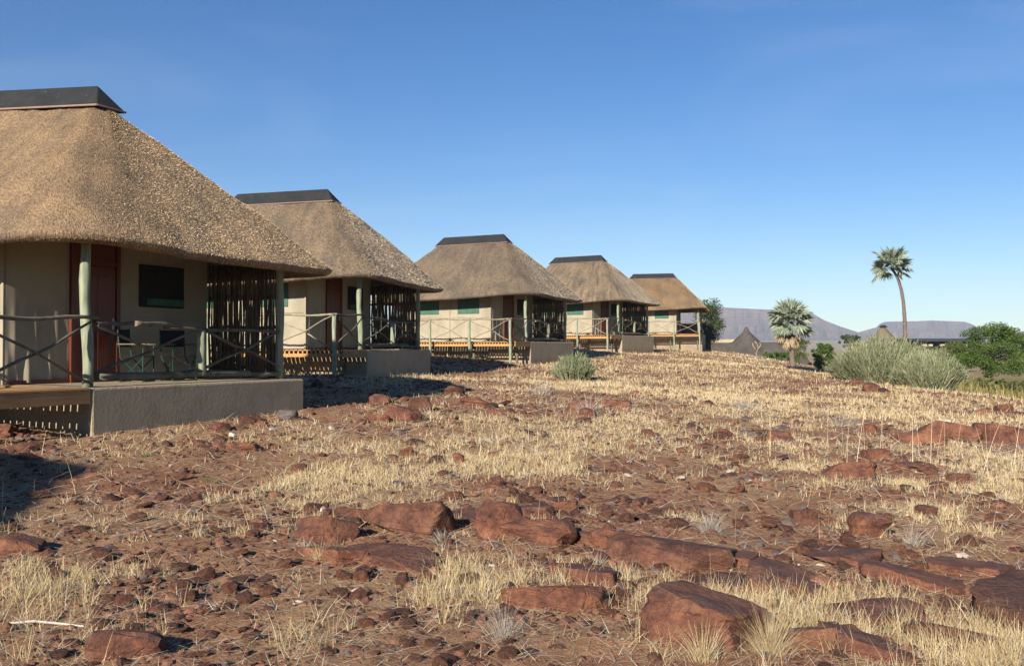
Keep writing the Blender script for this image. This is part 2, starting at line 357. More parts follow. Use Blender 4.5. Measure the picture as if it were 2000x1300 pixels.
def m_gravel():
    m, nt, b = mat_new('stone_chips'); ge = nd(nt, 'ShaderNodeNewGeometry'); v = coords(nt)
    c = ramp(nt, ge.outputs['Random Per Island'], [(0, (.040, .020, .016)), (.3, (.090, .040, .028)), (.55, (.135, .060, .038)), (.8, (.175, .088, .054)), (.90, (.085, .066, .060)), (.985, (.11, .085, .075)), (.992, (.38, .32, .27))])
    c = mix(nt, 1, c, ramp(nt, tnoise(nt, v, 30, 4), [(.3, (.75, .75, .75)), (.7, (1.2, 1.2, 1.2))]), 'MULTIPLY')
    nt.links.new(c, b.inputs['Base Color']); b.inputs['Roughness'].default_value = .85; bump(nt, b, tnoise(nt, v, 40, 4), .01); return m
M['gravel'] = m_gravel()
M['whitestone'] = simple('pale_quartz', [(.3, (0.3, 0.252, 0.216)), (.6, (0.432, 0.396, 0.36))], 6, bd=.01)
M['darkstone'] = simple('dark_basalt', [(.3, (.045, .04, .042)), (.6, (.10, .085, .08))], 6, bd=.02)
def m_island(name, stops, trans=.15, rough=.8):
    m, nt, b = mat_new(name); ge = nd(nt, 'ShaderNodeNewGeometry')
    c = ramp(nt, ge.outputs['Random Per Island'], stops); nt.links.new(c, b.inputs['Base Color']); b.inputs['Roughness'].default_value = rough
    b.inputs['Specular IOR Level'].default_value = .15
    t = nd(nt, 'ShaderNodeBsdfTranslucent'); nt.links.new(c, t.inputs[0]); mx = nd(nt, 'ShaderNodeMixShader'); mx.inputs[0].default_value = trans
    out = next(n for n in nt.nodes if n.type == 'OUTPUT_MATERIAL')
    nt.links.new(b.outputs[0], mx.inputs[1]); nt.links.new(t.outputs[0], mx.inputs[2]); nt.links.new(mx.outputs[0], out.inputs[0]); return m
M['grass'] = m_island('dry_grass', [(0, (0.3072, 0.2157, 0.1101)), (.4, (0.4439, 0.3451, 0.1819)), (.75, (0.5463, 0.4486, 0.2777)), (.95, (0.5976, 0.5349, 0.4022)), (1, (0.3586, 0.3451, 0.1723))])
M['straw'] = m_island('straw_litter', [(0, (0.3519, 0.2587, 0.1656)), (.5, (0.5796, 0.4657, 0.3209)), (1, (0.7659, 0.6831, 0.5382))])
M['bleached'] = m_island('bleached_twigs', [(0, (0.2419, 0.2074, 0.167)), (.5, (0.3456, 0.311, 0.265)), (1, (0.4378, 0.409, 0.3571))])
M['greenweed'] = m_island('green_weed', [(0, (.06, .12, .025)), (1, (.12, .2, .05))], .3)
M['euph'] = m_island('euphorbia_stem', [(0, (0.0962, 0.1152, 0.06)), (.4, (0.1739, 0.1944, 0.108)), (.8, (0.2294, 0.2448, 0.144)), (1, (0.2812, 0.2808, 0.192))], .05)
M['leaf'] = m_island('tree_leaf', [(0, (.030, .058, .012)), (.5, (.065, .115, .022)), (1, (.13, .19, .045))], .3)
M['leafdark'] = m_island('dark_leaf', [(0, (.02, .035, .012)), (.5, (.045, .07, .022)), (1, (.09, .12, .04))], .25)
M['leafolive'] = m_island('olive_leaf', [(0, (.045, .06, .02)), (.5, (.09, .11, .035)), (1, (.15, .17, .06))], .25)
M['reed'] = m_island('marsh_reed', [(0, (0.095, 0.084, 0.0252)), (.5, (0.19, 0.168, 0.0585)), (.8, (0.3135, 0.256, 0.108)), (1, (0.399, 0.304, 0.171))], .25)
M['frond'] = m_island('palm_frond', [(0, (0.117, 0.1625, 0.108)), (.5, (0.225, 0.2736, 0.198)), (1, (0.36, 0.3847, 0.306))], .25)
M['frond_dead'] = m_island('dead_frond', [(0, (0.2025, 0.15, 0.09)), (.5, (0.345, 0.27, 0.1725)), (1, (0.435, 0.36, 0.2475))], .2)
M['bark'] = simple('bark', [(.3, (.075, .055, .045)), (.6, (.15, .12, .10)), (.8, (.22, .185, .16))], 5, stretch=(1, 1, 3), bd=.02)
M['bark_pale'] = simple('pale_bark', [(.3, (0.165, 0.132, 0.0935)), (.7, (0.275, 0.2255, 0.165))], 5, stretch=(1, 1, 3), bd=.02)
def m_mesa():
    m, nt, b = mat_new('mesa_rock'); v = coords(nt); sep = nd(nt, 'ShaderNodeSeparateXYZ'); nt.links.new(v, sep.inputs[0])
    mp = nd(nt, 'ShaderNodeMapping'); mp.inputs['Scale'].default_value = (.0011, .0011, .10); nt.links.new(v, mp.inputs[0])
    n = tnoise(nt, mp.outputs[0], 1.0, 5, .6); n2 = tnoise(nt, v, .02, 6, .65)
    c = ramp(nt, n, [(.3, (.060, .032, .032)), (.45, (.140, .078, .066)), (.55, (.082, .045, .044)), (.7, (.175, .108, .088))])
    c = mix(nt, 1, c, ramp(nt, n2, [(.3, (.7, .7, .7)), (.7, (1.25, 1.25, 1.25))]), 'MULTIPLY')
    nt.links.new(c, b.inputs['Base Color']); b.inputs['Roughness'].default_value = .95; bump(nt, b, n2, 14, .8); return m
M['mesa'] = m_mesa()
M['greythatch'] = simple('shaded_grey_thatch', [(.25, (0.03952, 0.03478, 0.03057)), (.5, (0.06588, 0.05797, 0.05165)), (.8, (0.09486, 0.08432, 0.07378))], 1.2, stretch=(1, 1, .4), bd=.05, bscale=5)  # dark grey: the lodge roof's shaded side is put into its colour
M['brownthatch'] = simple('brown_thatch', [(.25, (0.077, 0.06325, 0.0385)), (.5, (0.1265, 0.1045, 0.066)), (.8, (0.1705, 0.143, 0.0935))], 1.2, stretch=(1, 1, .4), bd=.05, bscale=5)
M['slate'] = simple('dark_sheet', [(.3, (.018, .024, .032)), (.7, (.03, .038, .048))], .5)
M['palewall'] = simple('pale_wall', [(.3, (0.3, 0.24, 0.168)), (.7, (0.384, 0.324, 0.24))], .6)

# ================================================================== THE SETTING
HS = (1, 1.05, 1.05, 1.05, 1.05, 1)
HUTS = [(a * k, b * k, c * k, t) for (a, b, c, t), k in zip([(-4.101, 19.199, -.586, -.456), (-2.901, 34.752, -.019, -.314), (3.199, 50.235, .349, -.477), (9.699, 66.457, .883, -.556), (17.63, 88.664, 1.294, -.25), (-7.4, -.95, -.60, -.60)], HS)]
def hut_local(i, x, y):
    X, Y, Z, t = HUTS[i]; dx = x - X; dy = y - Y
    return (dx * math.cos(t) + dy * math.sin(t)) / HS[i], (dx * math.sin(t) - dy * math.cos(t)) / HS[i]     # u, v
def in_huts(x, y, m=0.0):
    bad = np.zeros(np.shape(x), bool)
    for i in range(len(HUTS)):
        u, v = hut_local(i, x, y); bad |= (u < m) & (u > -8.2 - m) & (v > -m) & (v < 5.08 + m)
    return bad
# ---- straw / green cover painted by place (px of photograph -> ground), used for soil colour and for grass density
COVER = []   # (x, y, rx, ry, amount)
for px, py, wx, wy, am in [(1370, 712, 110, 16, 1.0), (1700, 790, 160, 22, .9), (1850, 800, 130, 22, .9), (1450, 770, 200, 18, .5), (1250, 760, 90, 14, .5),
        (700, 900, 150, 45, .7), (900, 840, 200, 30, .6), (1150, 860, 220, 40, .55), (1500, 870, 220, 55, .95), (1850, 900, 190, 60, 1.0), (1400, 930, 200, 30, .6),
        (700, 1170, 160, 60, .9), (900, 1180, 150, 70, 1.0), (620, 1240, 200, 60, .8), (1060, 1180, 130, 70, .6), (1130, 1260, 160, 40, .9), (1420, 1210, 90, 60, .8), (1540, 1230, 80, 60, .9),
        (1380, 1030, 60, 25, .9), (1300, 960, 200, 22, .5), (1960, 960, 80, 40, .7), (420, 1150, 120, 50, .5), (1700, 1210, 120, 40, .5), (1900, 1260, 120, 50, .6), (880, 740, 130, 10, .5), (1180, 715, 60, 8, .6),
        (1020, 770, 110, 14, .4), (640, 940, 140, 24, .5), (1000, 905, 220, 20, .55), (130, 1130, 130, 40, .35), (230, 1230, 160, 30, .3)]:
    x0, y0 = G(px, py); xa, _ = G(px + wx, py); _, yb = G(px, max(py - wy, 690)); _, yc = G(px, py + wy)
    COVER.append((x0, y0, abs(xa - x0) + .05, max((abs(yb - y0) + abs(yc - y0)) / 2, .15), am))
def cover(x, y):
    s = np.zeros(np.shape(x))
    for cx, cy, rx, ry, am in COVER:
        s = np.maximum(s, am * np.exp(-(((x - cx) / rx) ** 2 + ((y - cy) / ry) ** 2) * .8))
    n = fbm(x * .55 + 31, y * .55 + 7, 4)
    base = .22 + .42 * sstep(16, 32, np.hypot(x, y)) * sstep(-3, 3, x)
    return np.clip((s + base) * (.22 + 1.5 * sstep(.38, .60, n)), 0, 1)

# ---- ground: one sheet out to the horizon
ang = np.concatenate([np.arange(-44, 44, .19), np.arange(44, 316, 2.6)])
ang = np.radians(ang); rad = 0.35 * 1.0245 ** np.arange(0, 430); rad = rad[rad < 11000]
AA, RR = np.meshgrid(ang, rad)
gx = RR * np.sin(AA); gy = RR * np.cos(AA); gz = ground_h(gx, gy)
na = len(ang); nr = len(rad)
ii, jj = np.meshgrid(np.arange(nr - 1), np.arange(na), indexing='ij'); j2 = (jj + 1) % na
F = np.stack([ii * na + jj, ii * na + j2, (ii + 1) * na + j2, (ii + 1) * na + jj], -1).reshape(-1, 4)[:, ::-1]
V = np.stack([gx, gy, gz], -1).reshape(-1, 3)
c0 = len(V); V = np.vstack([V, [[0, 0, gz[0].mean()]]])
tri = np.array([[c0, (j + 1) % na, j] for j in range(na)])[:, ::-1]
me = np_mesh('ground', V, [F, tri], True)
rr_ = np.hypot(V[:, 0], V[:, 1])
cv = cover(V[:, 0], V[:, 1]) * (1 - sstep(110, 200, rr_))
valley = sstep(-2.0, -2.9, V[:, 2]) * sstep(22, 30, V[:, 0]) * sstep(30, 40, rr_) * (1 - sstep(150, 220, rr_)) * sstep(-60, 0, V[:, 0])
farm = sstep(120, 260, rr_)
ca = me.color_attributes.new('cover', 'FLOAT_COLOR', 'POINT')
ca.data.foreach_set('color', np.stack([cv, valley * .9, farm, np.ones_like(cv)], -1).astype(np.float32).ravel())
link('ground', me, M['ground'], kind='structure')

# ---- distant flat-topped mountains
def mesa(name, prof, D0, D1, seed):
    px = np.array([p[0] for p in prof], float); py = np.array([p[1] for p in prof], float)
    xs = np.arange(px[0], px[-1] + .1, 2.2); H = np.interp(xs, px, py)
    Dt = D0 + (D1 - D0) * .42
    hz = (HOR - H) / FOC * Dt
    n_d = 64; t = np.linspace(0, 1, n_d)
    P = np.zeros((n_d, len(xs), 3))
    a = (xs - 1000) / FOC
    wob = (fbm(xs * .03 + seed, xs * 0 + seed, 4) - .5) * 2
    for k in range(n_d):
        D = D0 + (D1 - D0) * t[k]
        # concave talus, cliff bands near the top, flat summit, back slope
        s = t[k] / .42
        if s < 1:
            gul = (fbm(xs * .06 + seed * 3, np.full_like(xs, s * 1.5 + seed), 5) - .5) * .50 * math.sin(math.pi * min(s, 1)) ** .8
            s2 = np.clip(s + gul, 0, 1)
            f = s2 ** 1.7 * .72
            f = f + .13 * sstep(.62, .66, s2) * 1.0 + .15 * sstep(.90, .95, s2)
            f = np.clip(f, 0, 1); f = np.where(s2 >= .97, 1.0, f)
        elif t[k] < .62: f = np.ones_like(xs)
        else: f = np.full_like(xs, max(0, 1 - ((t[k] - .62) / .38)) ** 1.3)
        base = 20.0
        P[k, :, 0] = a * D + wob * 60 * 0; P[k, :, 1] = D
        P[k, :, 2] = base + (hz * (D / Dt if s < 1 else 1) - base) * f
        if s >= 1: P[k, :, 2] = base + (hz - base) * f
    nx = len(xs); ii, jj = np.meshgrid(np.arange(n_d - 1), np.arange(nx - 1), indexing='ij')
    F = np.stack([ii * nx + jj, ii * nx + jj + 1, (ii + 1) * nx + jj + 1, (ii + 1) * nx + jj], -1).reshape(-1, 4)
    P[:, 0, 2] = np.minimum(P[:, 0, 2], 15); P[:, -1, 2] = np.minimum(P[:, -1, 2], 15)
    return link(name, np_mesh(name, P.reshape(-1, 3), F, False), M['mesa'], kind='structure')
mesa('mesa_hill', [(700, 668), (900, 640), (1080, 622), (1200, 606), (1340, 598), (1411, 600), (1504, 604.6), (1560, 606), (1584, 610), (1610, 625), (1638, 636), (1667, 645.6), (1680, 650), (1720, 660), (1790, 668)], 3400, 5000, 2.3)
mesa('mesa_hill', [(1590, 668), (1640, 657), (1675, 649), (1700, 642), (1712, 639), (1719, 632), (1728, 628), (1790, 627), (1821, 625.5), (1885, 628), (1899, 633), (1914, 641), (1950, 652), (1985, 660), (2040, 668)], 3700, 5300, 7.7)
mesa('hills', [(1930, 672), (1965, 662), (1990, 648), (2010, 645), (2060, 640), (2120, 648), (2200, 668)], 1500, 2100, 4.1)

# ---- haze
hz_me = MB(); hz_me.box(-6500, 6500, -300, 6200, -8.5, 330)
hm = bpy.data.materials.new('haze'); hm.use_nodes = True; hn = hm.node_tree; hn.nodes.clear()
hv = hn.nodes.new('ShaderNodeVolumePrincipled'); ho = hn.nodes.new('ShaderNodeOutputMaterial')
hv.inputs['Color'].default_value = (.62, .80, 1.0, 1); hv.inputs['Density'].default_value = 1.15e-4; hv.inputs['Anisotropy'].default_value = 0.0
hn.links.new(hv.outputs[0], ho.inputs['Volume'])
link('haze', hz_me.mesh('haze'), hm, kind='stuff')

# ================================================================== THE HUTS
P_, D_, Q_, W_ = 5.05, 6.62, 2.2, 4.88        # slab end, deck edge, porch depth, tent side wall
def vec(u, v, z): return (u, -v, z)
def ubox(m, u0, u1, v0, v1, z0, z1): m.box(u0, u1, -v1, -v0, z0, z1)
CACHE = {}
def part(name, key, build, mat, parent, **k):
    if key not in CACHE:
        CACHE[key] = build()
    return link(name, CACHE[key], mat, parent, **k)
def bm_box(u0, u1, v0, v1, z0, z1, bevel=.004):
    m = MB(); ubox(m, u0, u1, v0, v1, z0, z1); return m.mesh('box', bevel=bevel)

def roof_ring(t, n, rise=0.0, inset=0.0, dz=0.0):
    """horizontal rounded rectangle of the roof at height fraction t; n points, returns u, v, z and arc length"""
    uf = .32 + (-2.35 - .32) * t - inset; ub = -9.05 + (-6.55 + 9.05) * t + inset
    v0 = -.95 + (2.43 + .95) * t + inset; v1 = 6.0 + (2.93 - 6.0) * t - inset
    RC = [min(max(c + (.24 - c) * t - inset * .5, .06), (v1 - v0) / 2 - .01) for c in (1.5, 1.2, .9, .72)]
    # perimeter points, uniform per side for clean loft
    pts = []
    bl = .09 * math.sin(math.pi * min(1, t * 1.0)); uf += bl; ub -= bl; v0 -= bl; v1 += bl
    a, b, c, d = RC
    segs = [((uf, v0 + d), (uf, v1 - a)), ((uf - a, v1), (ub + b, v1)), ((ub, v1 - b), (ub, v0 + c)), ((ub + c, v0), (uf - d, v0))]
    cen = [(uf - a, v1 - a), (ub + b, v1 - b), (ub + c, v0 + c), (uf - d, v0 + d)]
    side = [44, 60, 30, 60]; ca = 22
    for s in range(4):
        a, b = segs[s]
        for k in range(side[s]):
            q = k / side[s]; pts.append((a[0] + (b[0] - a[0]) * q, a[1] + (b[1] - a[1]) * q))
        for k in range(ca):
            th = math.pi / 2 * (k / ca)
            st = [0, math.pi / 2, math.pi, 1.5 * math.pi][s] + th
            pts.append((cen[s][0] + RC[s] * math.cos(st), cen[s][1] + RC[s] * math.sin(st)))
    P = np.array(pts)
    # eave line: highest at the sunny front corner, sinking to the back
    ze = 2.06 + .12 * np.exp(-((P[:, 0] + .2) ** 2 + (P[:, 1] - 5.3) ** 2) / 3.0) - .035 * np.clip(-P[:, 0] - 1, 0, 8) * .5
    z = ze * (1 - t) + (4.87 + rise * (-2.68 - P[:, 0])) * t
    return P[:, 0], P[:, 1], z + dz
def roof_mesh(rise, seed):
    n_l = 34; rings = []
    def put(t, inset, dz, d): rings.append((t, inset, dz, d))
    for k in range(n_l + 1):
        t = 1 - k / n_l; put(t, 0, .13 * min(1, t * 20 + 1) if k < n_l else .13, 1)
    put(0, .025, .06, .7); put(0, .09, .015, .5); put(0, .17, 0, .3); put(0, .30, .08, 0)
    put(.3, .30, -.10, 0); put(.7, .26, -.10, 0); put(.985, .02, -.12, 0)
    V = []; UV = []; ue, ve, _ = roof_ring(0, 0, 0)
    arc = np.concatenate([[0], np.cumsum(np.hypot(np.diff(ue), np.diff(ve)))])      # reed direction: one column per eave position
    off = seed * 3.1
    for r, (t, ins, dz, dmul) in enumerate(rings):
        u, v, z = roof_ring(t, 0, rise, ins, dz)
        s = np.concatenate([[0], np.cumsum(np.hypot(np.diff(u), np.diff(v)))]) if r else None
        x = u; y = -v
        cx, cy = -4.45, -2.68
        nx = u - np.clip(u, -6.2, -2.7); ny = v - 2.68; l = np.hypot(nx, ny) + 1e-6
        th = np.arctan2(ny, nx)
        d = ((fbm(u * 1.1 + off, (v + z) * 1.1 + off, 3) - .5) * .09 + (fbm(np.arange(len(u)) * .32 + off, np.full(len(u), (1 - t) * 2.2 + off), 3) - .5) * .05) * dmul
        V.append(np.stack([x + nx / l * d * .7, y - ny / l * d * .7, z + d * .7], -1))
        UV.append(np.stack([arc, np.full_like(u, (1 - t) * 4.1 + ins)], -1))
    n = len(V[0]); m = len(V); V = np.concatenate(V); UV = np.concatenate(UV)
    ii, jj = np.meshgrid(np.arange(m - 1), np.arange(n), indexing='ij'); j2 = (jj + 1) % n
    F = np.stack([ii * n + jj, (ii + 1) * n + jj, (ii + 1) * n + j2, ii * n + j2], -1).reshape(-1, 4)
    me = np_mesh('thatch', V, F, True)
    uvl = me.uv_layers.new(name='UVMap'); li = np.empty(len(me.loops), np.int32); me.loops.foreach_get('vertex_index', li)
    uvl.data.foreach_set('uv', UV[li].astype(np.float32).ravel())
    if True:
        bm = bmesh.new(); bm.from_mesh(me); bmesh.ops.recalc_face_normals(bm, faces=bm.faces); bm.to_mesh(me); bm.free()
    return me, V.reshape(m, n, 3)
def stub_mesh(V, rows, count, seed, size=1.0):
    """cut ends of the reeds standing out of the thatch"""
    r = np.random.default_rng(seed)
    A = V[:rows]; m, n, _ = A.shape
    e1 = A[1:, :] - A[:-1, :]; e2 = np.roll(A, -1, 1)[:-1] - A[:-1]
    area = np.linalg.norm(np.cross(e1, e2), axis=-1).ravel(); cum = np.cumsum(area) / area.sum()
    c = np.searchsorted(cum, r.random(count)); i, j = c // n, c % n
    a = r.random(count)[:, None]; b = r.random(count)[:, None]
    p00 = A[i, j]; p10 = A[i + 1, j]; p01 = A[i, (j + 1) % n]; p11 = A[i + 1, (j + 1) % n]
    p = (p00 * (1 - a) + p10 * a) * (1 - b) + (p01 * (1 - a) + p11 * a) * b
    dn = p10 - p00; dn /= np.linalg.norm(dn, axis=1)[:, None] + 1e-9
    sd_ = p01 - p00; sd_ /= np.linalg.norm(sd_, axis=1)[:, None] + 1e-9
    nr_ = np.cross(dn, sd_); nr_ /= np.linalg.norm(nr_, axis=1)[:, None] + 1e-9
    sgn = np.where(nr_[:, 2:3] < 0, -1, 1); nr_ = nr_ * sgn
    L = r.uniform(.05, .11, count)[:, None] * size; w = r.uniform(.005, .010, count)[:, None] * size
    up = r.uniform(.08, .5, count)[:, None]; sw = r.normal(0, .22, count)[:, None]
    d = dn * .8 + nr_ * (up * 2.0 + .30) + sd_ * sw; d /= np.linalg.norm(d, axis=1)[:, None]
    q = p - nr_ * .01
    side = sd_ * np.cos(r.uniform(0, 3, count))[:, None] + nr_ * .5
    side /= np.linalg.norm(side, axis=1)[:, None]
    Vv = np.stack([q - side * w, q + side * w, q + d * L + side * w * .7, q + d * L - side * w * .7], 1).reshape(-1, 3)
    Fq = np.arange(count * 4).reshape(-1, 4)
    return np_mesh('stubble', Vv, Fq)
def cap_mesh(rise):
    m = MB(); u0, u1 = -2.68, -6.22; kz = 4.99; w = .34
    z0 = 5.47; z1 = 5.47 + rise * 3.54; b0 = kz; b1 = kz + rise * 3.54 + rise * .35
    t = .03
    ov = [vec(u0 + .37, 2.68 + w, b0), vec(u0 + .37, 2.68 - w, b0), vec(u1 - .37, 2.68 - w, b1), vec(u1 - .37, 2.68 + w, b1), vec(u0, 2.68, z0), vec(u1, 2.68, z1)]
    m.add(ov, [(0, 1, 4), (1, 2, 5, 4), (2, 3, 5), (3, 0, 4, 5), (0, 3, 2, 1)])
    return m.mesh('cap', bevel=.02, seg=2)
def mortar_mesh(rise):
    m = MB(); u0, u1 = -2.68, -6.22; w = .33; b0 = 5.0; b1 = b0 + rise * 3.9
    q = .365
    a = [(u0 + q, 2.68 + w, b0), (u0 + q, 2.68 - w, b0), (u1 - q, 2.68 - w, b1), (u1 - q, 2.68 + w, b1)]
    pts = [vec(*p) for p in a] + [vec(*a[0])]
    m.tube(pts, .018, 6); return m.mesh('mortar')
def canvas_panel(u0, v0, u1, v1, z0, z1, folds, seed):
    """thin sheet of tent cloth between two points, wavy towards its foot"""
    nx, nz = 40, 24; L = math.hypot(u1 - u0, v1 - v0); nu, nv = -(v1 - v0) / L, (u1 - u0) / L
    V = []
    for s in (0, 1):
        for k in range(nz + 1):
            for i in range(nx + 1):
                a = i / nx; b = k / nz; z = z0 + (z1 - z0) * b
                lo = max(0, 1 - b * 2.0)
                d = folds * (lo * (math.sin(a * 37 + seed + b * 6) * .5 + math.sin(a * 19 + seed * 2 - b * 9) * .6) + .25 * math.sin(a * 5 + seed))
                d *= min(1, 8 * a, 8 * (1 - a)); d += s * -.02
                V.append(vec(u0 + (u1 - u0) * a + nu * d, v0 + (v1 - v0) * a + nv * d, z))
    n1 = (nx + 1) * (nz + 1); F = []
    for k in range(nz):
        for i in range(nx):
            q = k * (nx + 1) + i; F.append((q, q + 1, q + nx + 2, q + nx + 1)); F.append((n1 + q, n1 + q + nx + 1, n1 + q + nx + 2, n1 + q + 1))
    return np_mesh('canvas', V, np.array(F), True)

LABELS = ['nearest thatched hut with golden-brown roof and a rough plastered porch base',
          'second nearest thatched hut, grey-brown roof tucked behind the nearest hut',
          'middle one of the five thatched huts, weathered grey roof, near the round grey-green bush',
          'fourth thatched hut along the row, grey roof streaked with dark vertical furrows',
          'farthest thatched hut of the row, smooth tan roof, beside the leafy dark tree',
          'thatched hut just outside the view whose shadow falls on the soil']
TINT = [(.53, .445, .345), (.42, .382, .335), (.35, .322, .292), (.405, .372, .333), (.41, .335, .25), (.23, .19, .15)]
ROOFS = {}
def build_hut(i):
    X, Y, Z, th = HUTS[i]; near = i == 0; last = i == 4; hid = i == 5
    root = empty('thatched_hut', (X, Y, Z), th, label=LABELS[i], cat='hut', group='thatched huts in a row')
    root.scale = (HS[i],) * 3
    rs = 'near' if near else 'std'; rise = .085 if near else .0
    if rs not in ROOFS:
        me, VV = roof_mesh(rise, 1 if near else 2); ROOFS[rs] = (me, stub_mesh(VV, 37, 340000 if near else 200000, 5, .40 if near else .62), cap_mesh(rise), mortar_mesh(rise))
    rm, sm, cm, mm = ROOFS[rs]
    c = (*TINT[i], (.35, .5, .45, 1.0, .2, .3)[i])
    ro = link('thatched_roof', rm, M['thatch'], root); ro.color = c
    so = link('thatch_straw', sm, M['stub'], ro, kind='stuff'); so.color = c
    cp = link('ridge_cap', cm, M['cap'], ro); link('mortar_line', mm, M['mortar'], ro)
    # masonry
    def slab():
        m = MB(); ubox(m, -Q_ - .1, 0, 0, P_, -1.75, 0); return m.mesh('slab', bevel=.035, seg=2)
    part('porch_base', 'slab', slab, M['stucco'], root)
    part('foundation', 'found', lambda: bm_box(-7.9, -.4, .1, W_ - .02, -1.75, -.012, .01), M['stucco'], root)
    # tent walls: cloth panels on a frame
    part('front_canvas', 'fc1', lambda: canvas_panel(-Q_, W_, -Q_, 3.66, .03, 2.75, .045, 1.0), M['canvas'], root)
    def fc2():
        m = MB(); ubox(m, -Q_ - .03, -Q_, .35, 2.58, 0, 2.75); return m.mesh('fc2')
    part('front_canvas', 'fc2', lambda: canvas_panel(-Q_ - .0, 2.58, -Q_, .35, .03, 2.75, .03, 3.0), M['canvas'], root)
    part('tent_body', 'body', lambda: bm_box(-7.6, -Q_ - .06, .45, W_ - .06, 0.0, 2.9, .02), M['canvas'], root)
    for k, (a, b) in enumerate([(-2.27, -4.51), (-4.57, -6.81), (-6.87, -7.6)]):
        part('side_canvas', 'sc%d' % k, lambda a=a, b=b: canvas_panel(b, W_, a, W_, .03, 2.6, .012, 2.0 + k), M['canvas'], root)
    for u in (-2.24, -4.54, -6.84):
        part('tent_pole', 'tp%.1f' % u, lambda u=u: bm_box(u - .028, u + .028, W_ - .03, W_ + .035, 0, 2.4), M['canvas'] if near else M['orange'], root)
    for q, u in enumerate((-3.4, -5.75)):
        part('canvas_seam', 'seam%d' % q, lambda u=u: bm_box(u - 1.08, u + 1.08, W_ + .013, W_ + .022, 1.17, 1.20, .003), M['canvas'], root)
    part('canvas_seam', 'seamf', lambda: bm_box(-Q_ + .03, -Q_ + .04, .5, 2.5, 1.12, 1.15, .003), M['canvas'], root)
    part('skirting_board', 'skirt', lambda: bm_box(-Q_, -Q_ + .03, .35, W_ - .04, 0.002, .07), M['door'], root)
    # door and windows
    d = part('door', 'door', lambda: bm_box(-Q_ - .01, -Q_ + .035, 2.70, 3.58, .02, 2.06), M['door'], root)
    part('door_panel', 'dp1', lambda: bm_box(-Q_ + .02, -Q_ + .05, 2.84, 3.10, .2, 1.9, .01), M['door'], d)
    part('door_panel', 'dp2', lambda: bm_box(-Q_ + .02, -Q_ + .05, 3.18, 3.44, .2, 1.9, .01), M['door'], d)
    def hnd():
        m = MB(); ubox(m, -Q_ + .035, -Q_ + .05, 2.735, 2.775, .94, 1.14); m.tube([vec(-Q_ + .05, 2.755, 1.08), vec(-Q_ + .10, 2.755, 1.08), vec(-Q_ + .10, 2.87, 1.08)], .011, 6); return m.mesh('h')
    part('handle', 'hnd', hnd, M['metal'], d)
    def frm():
        m = MB()
        ubox(m, -Q_ - .02, -Q_ + .06, 3.585, 3.66, 0, 2.75); ubox(m, -Q_ - .02, -Q_ + .06, 2.60, 2.685, 0, 2.75); ubox(m, -Q_ - .02, -Q_ + .05, 2.688, 3.583, 2.075, 2.15); ubox(m, -Q_ - .02, -Q_ + .02, 2.688, 3.583, 2.152, 2.75)
        return m.mesh('f')
    part('door_frame', 'dfr', frm, M['door'], root)
    w = part('window', 'win0', lambda: bm_box(-Q_ - .02, -Q_ + .022, 1.0, 2.12, 1.38, 2.18), M['black' if not last else 'green_canvas'], root)
    part('window_flap', 'wf0', lambda: bm_box(-Q_ + .022, -Q_ + .04, 1.0, 1.95, 1.42, 1.55, .008), M['green_canvas'], w)
    for k, (a, b) in enumerate([(-2.87, -4.08), (-5.16, -6.40)]):
        w = part('window', 'wf%d' % (k + 3), lambda a=a, b=b: bm_box(b, a, W_ - .02, W_ + .02, 1.37, 2.12), M['green_canvas'], root)
        part('window_hem', 'wh%d' % k, lambda a=a, b=b: bm_box(b + .01, a - .01, W_ + .02, W_ + .032, 1.38, 1.43, .004), M['green_canvas'], w)
    # deck: planks run across, parallel to the front edge
    nplk = 50
    for k in range(nplk):
        u1 = .0 - k * .15; inner = P_ + .01 if u1 > -.45 or False else W_ + .06
        key = 'plk%d%d' % (k % 3, inner > 5)
        def plank(inner=inner, q=k % 3):
            m = MB(); ubox(m, -.129, 0, inner, D_ + (.0, .012, -.01)[q], -.032, (.0, .002, -.002)[q]); return m.mesh('plank', bevel=.005)
        part('deck_plank', key, plank, M['deckwood'], root, loc=(u1, 0, 0))
    def beams():
        m = MB(); ubox(m, -7.5, -.03, D_ - .07, D_ - .02, -.22, -.115); return m.mesh('b', bevel=.004)
    part('deck_beam', 'bm1', beams, M['deckwood'], root)
    part('deck_beam', 'bm2', lambda: bm_box(-7.5, -.06, 5.82, 5.87, -.20, -.034), M['beamwood'], root)
    part('deck_beam', 'bm3', lambda: bm_box(-7.5, -.45, W_ + .0, W_ + .05, -.20, -.034), M['beamwood'], root)
    part('end_board', 'eb', lambda: bm_box(-.05, -.005, P_ + .02, D_ - .02, -.235, -.036), M['beamwood'], root)
    def joists():
        m = MB()
        for k in range(50):
            u = -.145 - k * .15; ubox(m, u - .022, u + .022, D_ - .16, D_ - .02, -.113, -.034)
        return m.mesh('j')
    part('joist_ends', 'je', joists, M['deckwood'], root, kind='stuff')
    for k in range(1 if near else 0, 4):
        part('deck_support', 'ds', lambda: log_mesh('ds', vec(-.35, 5.8, -1.9), vec(-.35, 5.8, -.2), .06, .01, 3), M['darkwood'], root, loc=(-2.3 * k, 0, 0))
    # verandah posts
    part('porch_post', 'pp1', lambda: log_mesh('pp', vec(-.32, 4.86, 0), vec(-.36, 4.88, 2.45), .083, .022, 9, 12, .93, 4), M['greenwood'], root)
    part('porch_post', 'pp2', lambda: log_mesh('pp', vec(-.38, .28, 0), vec(-.38, .28, 2.4), .078, .01, 9, 12, .95, 5), M['greenwood'], root)
    # railing
    RV = 6.93
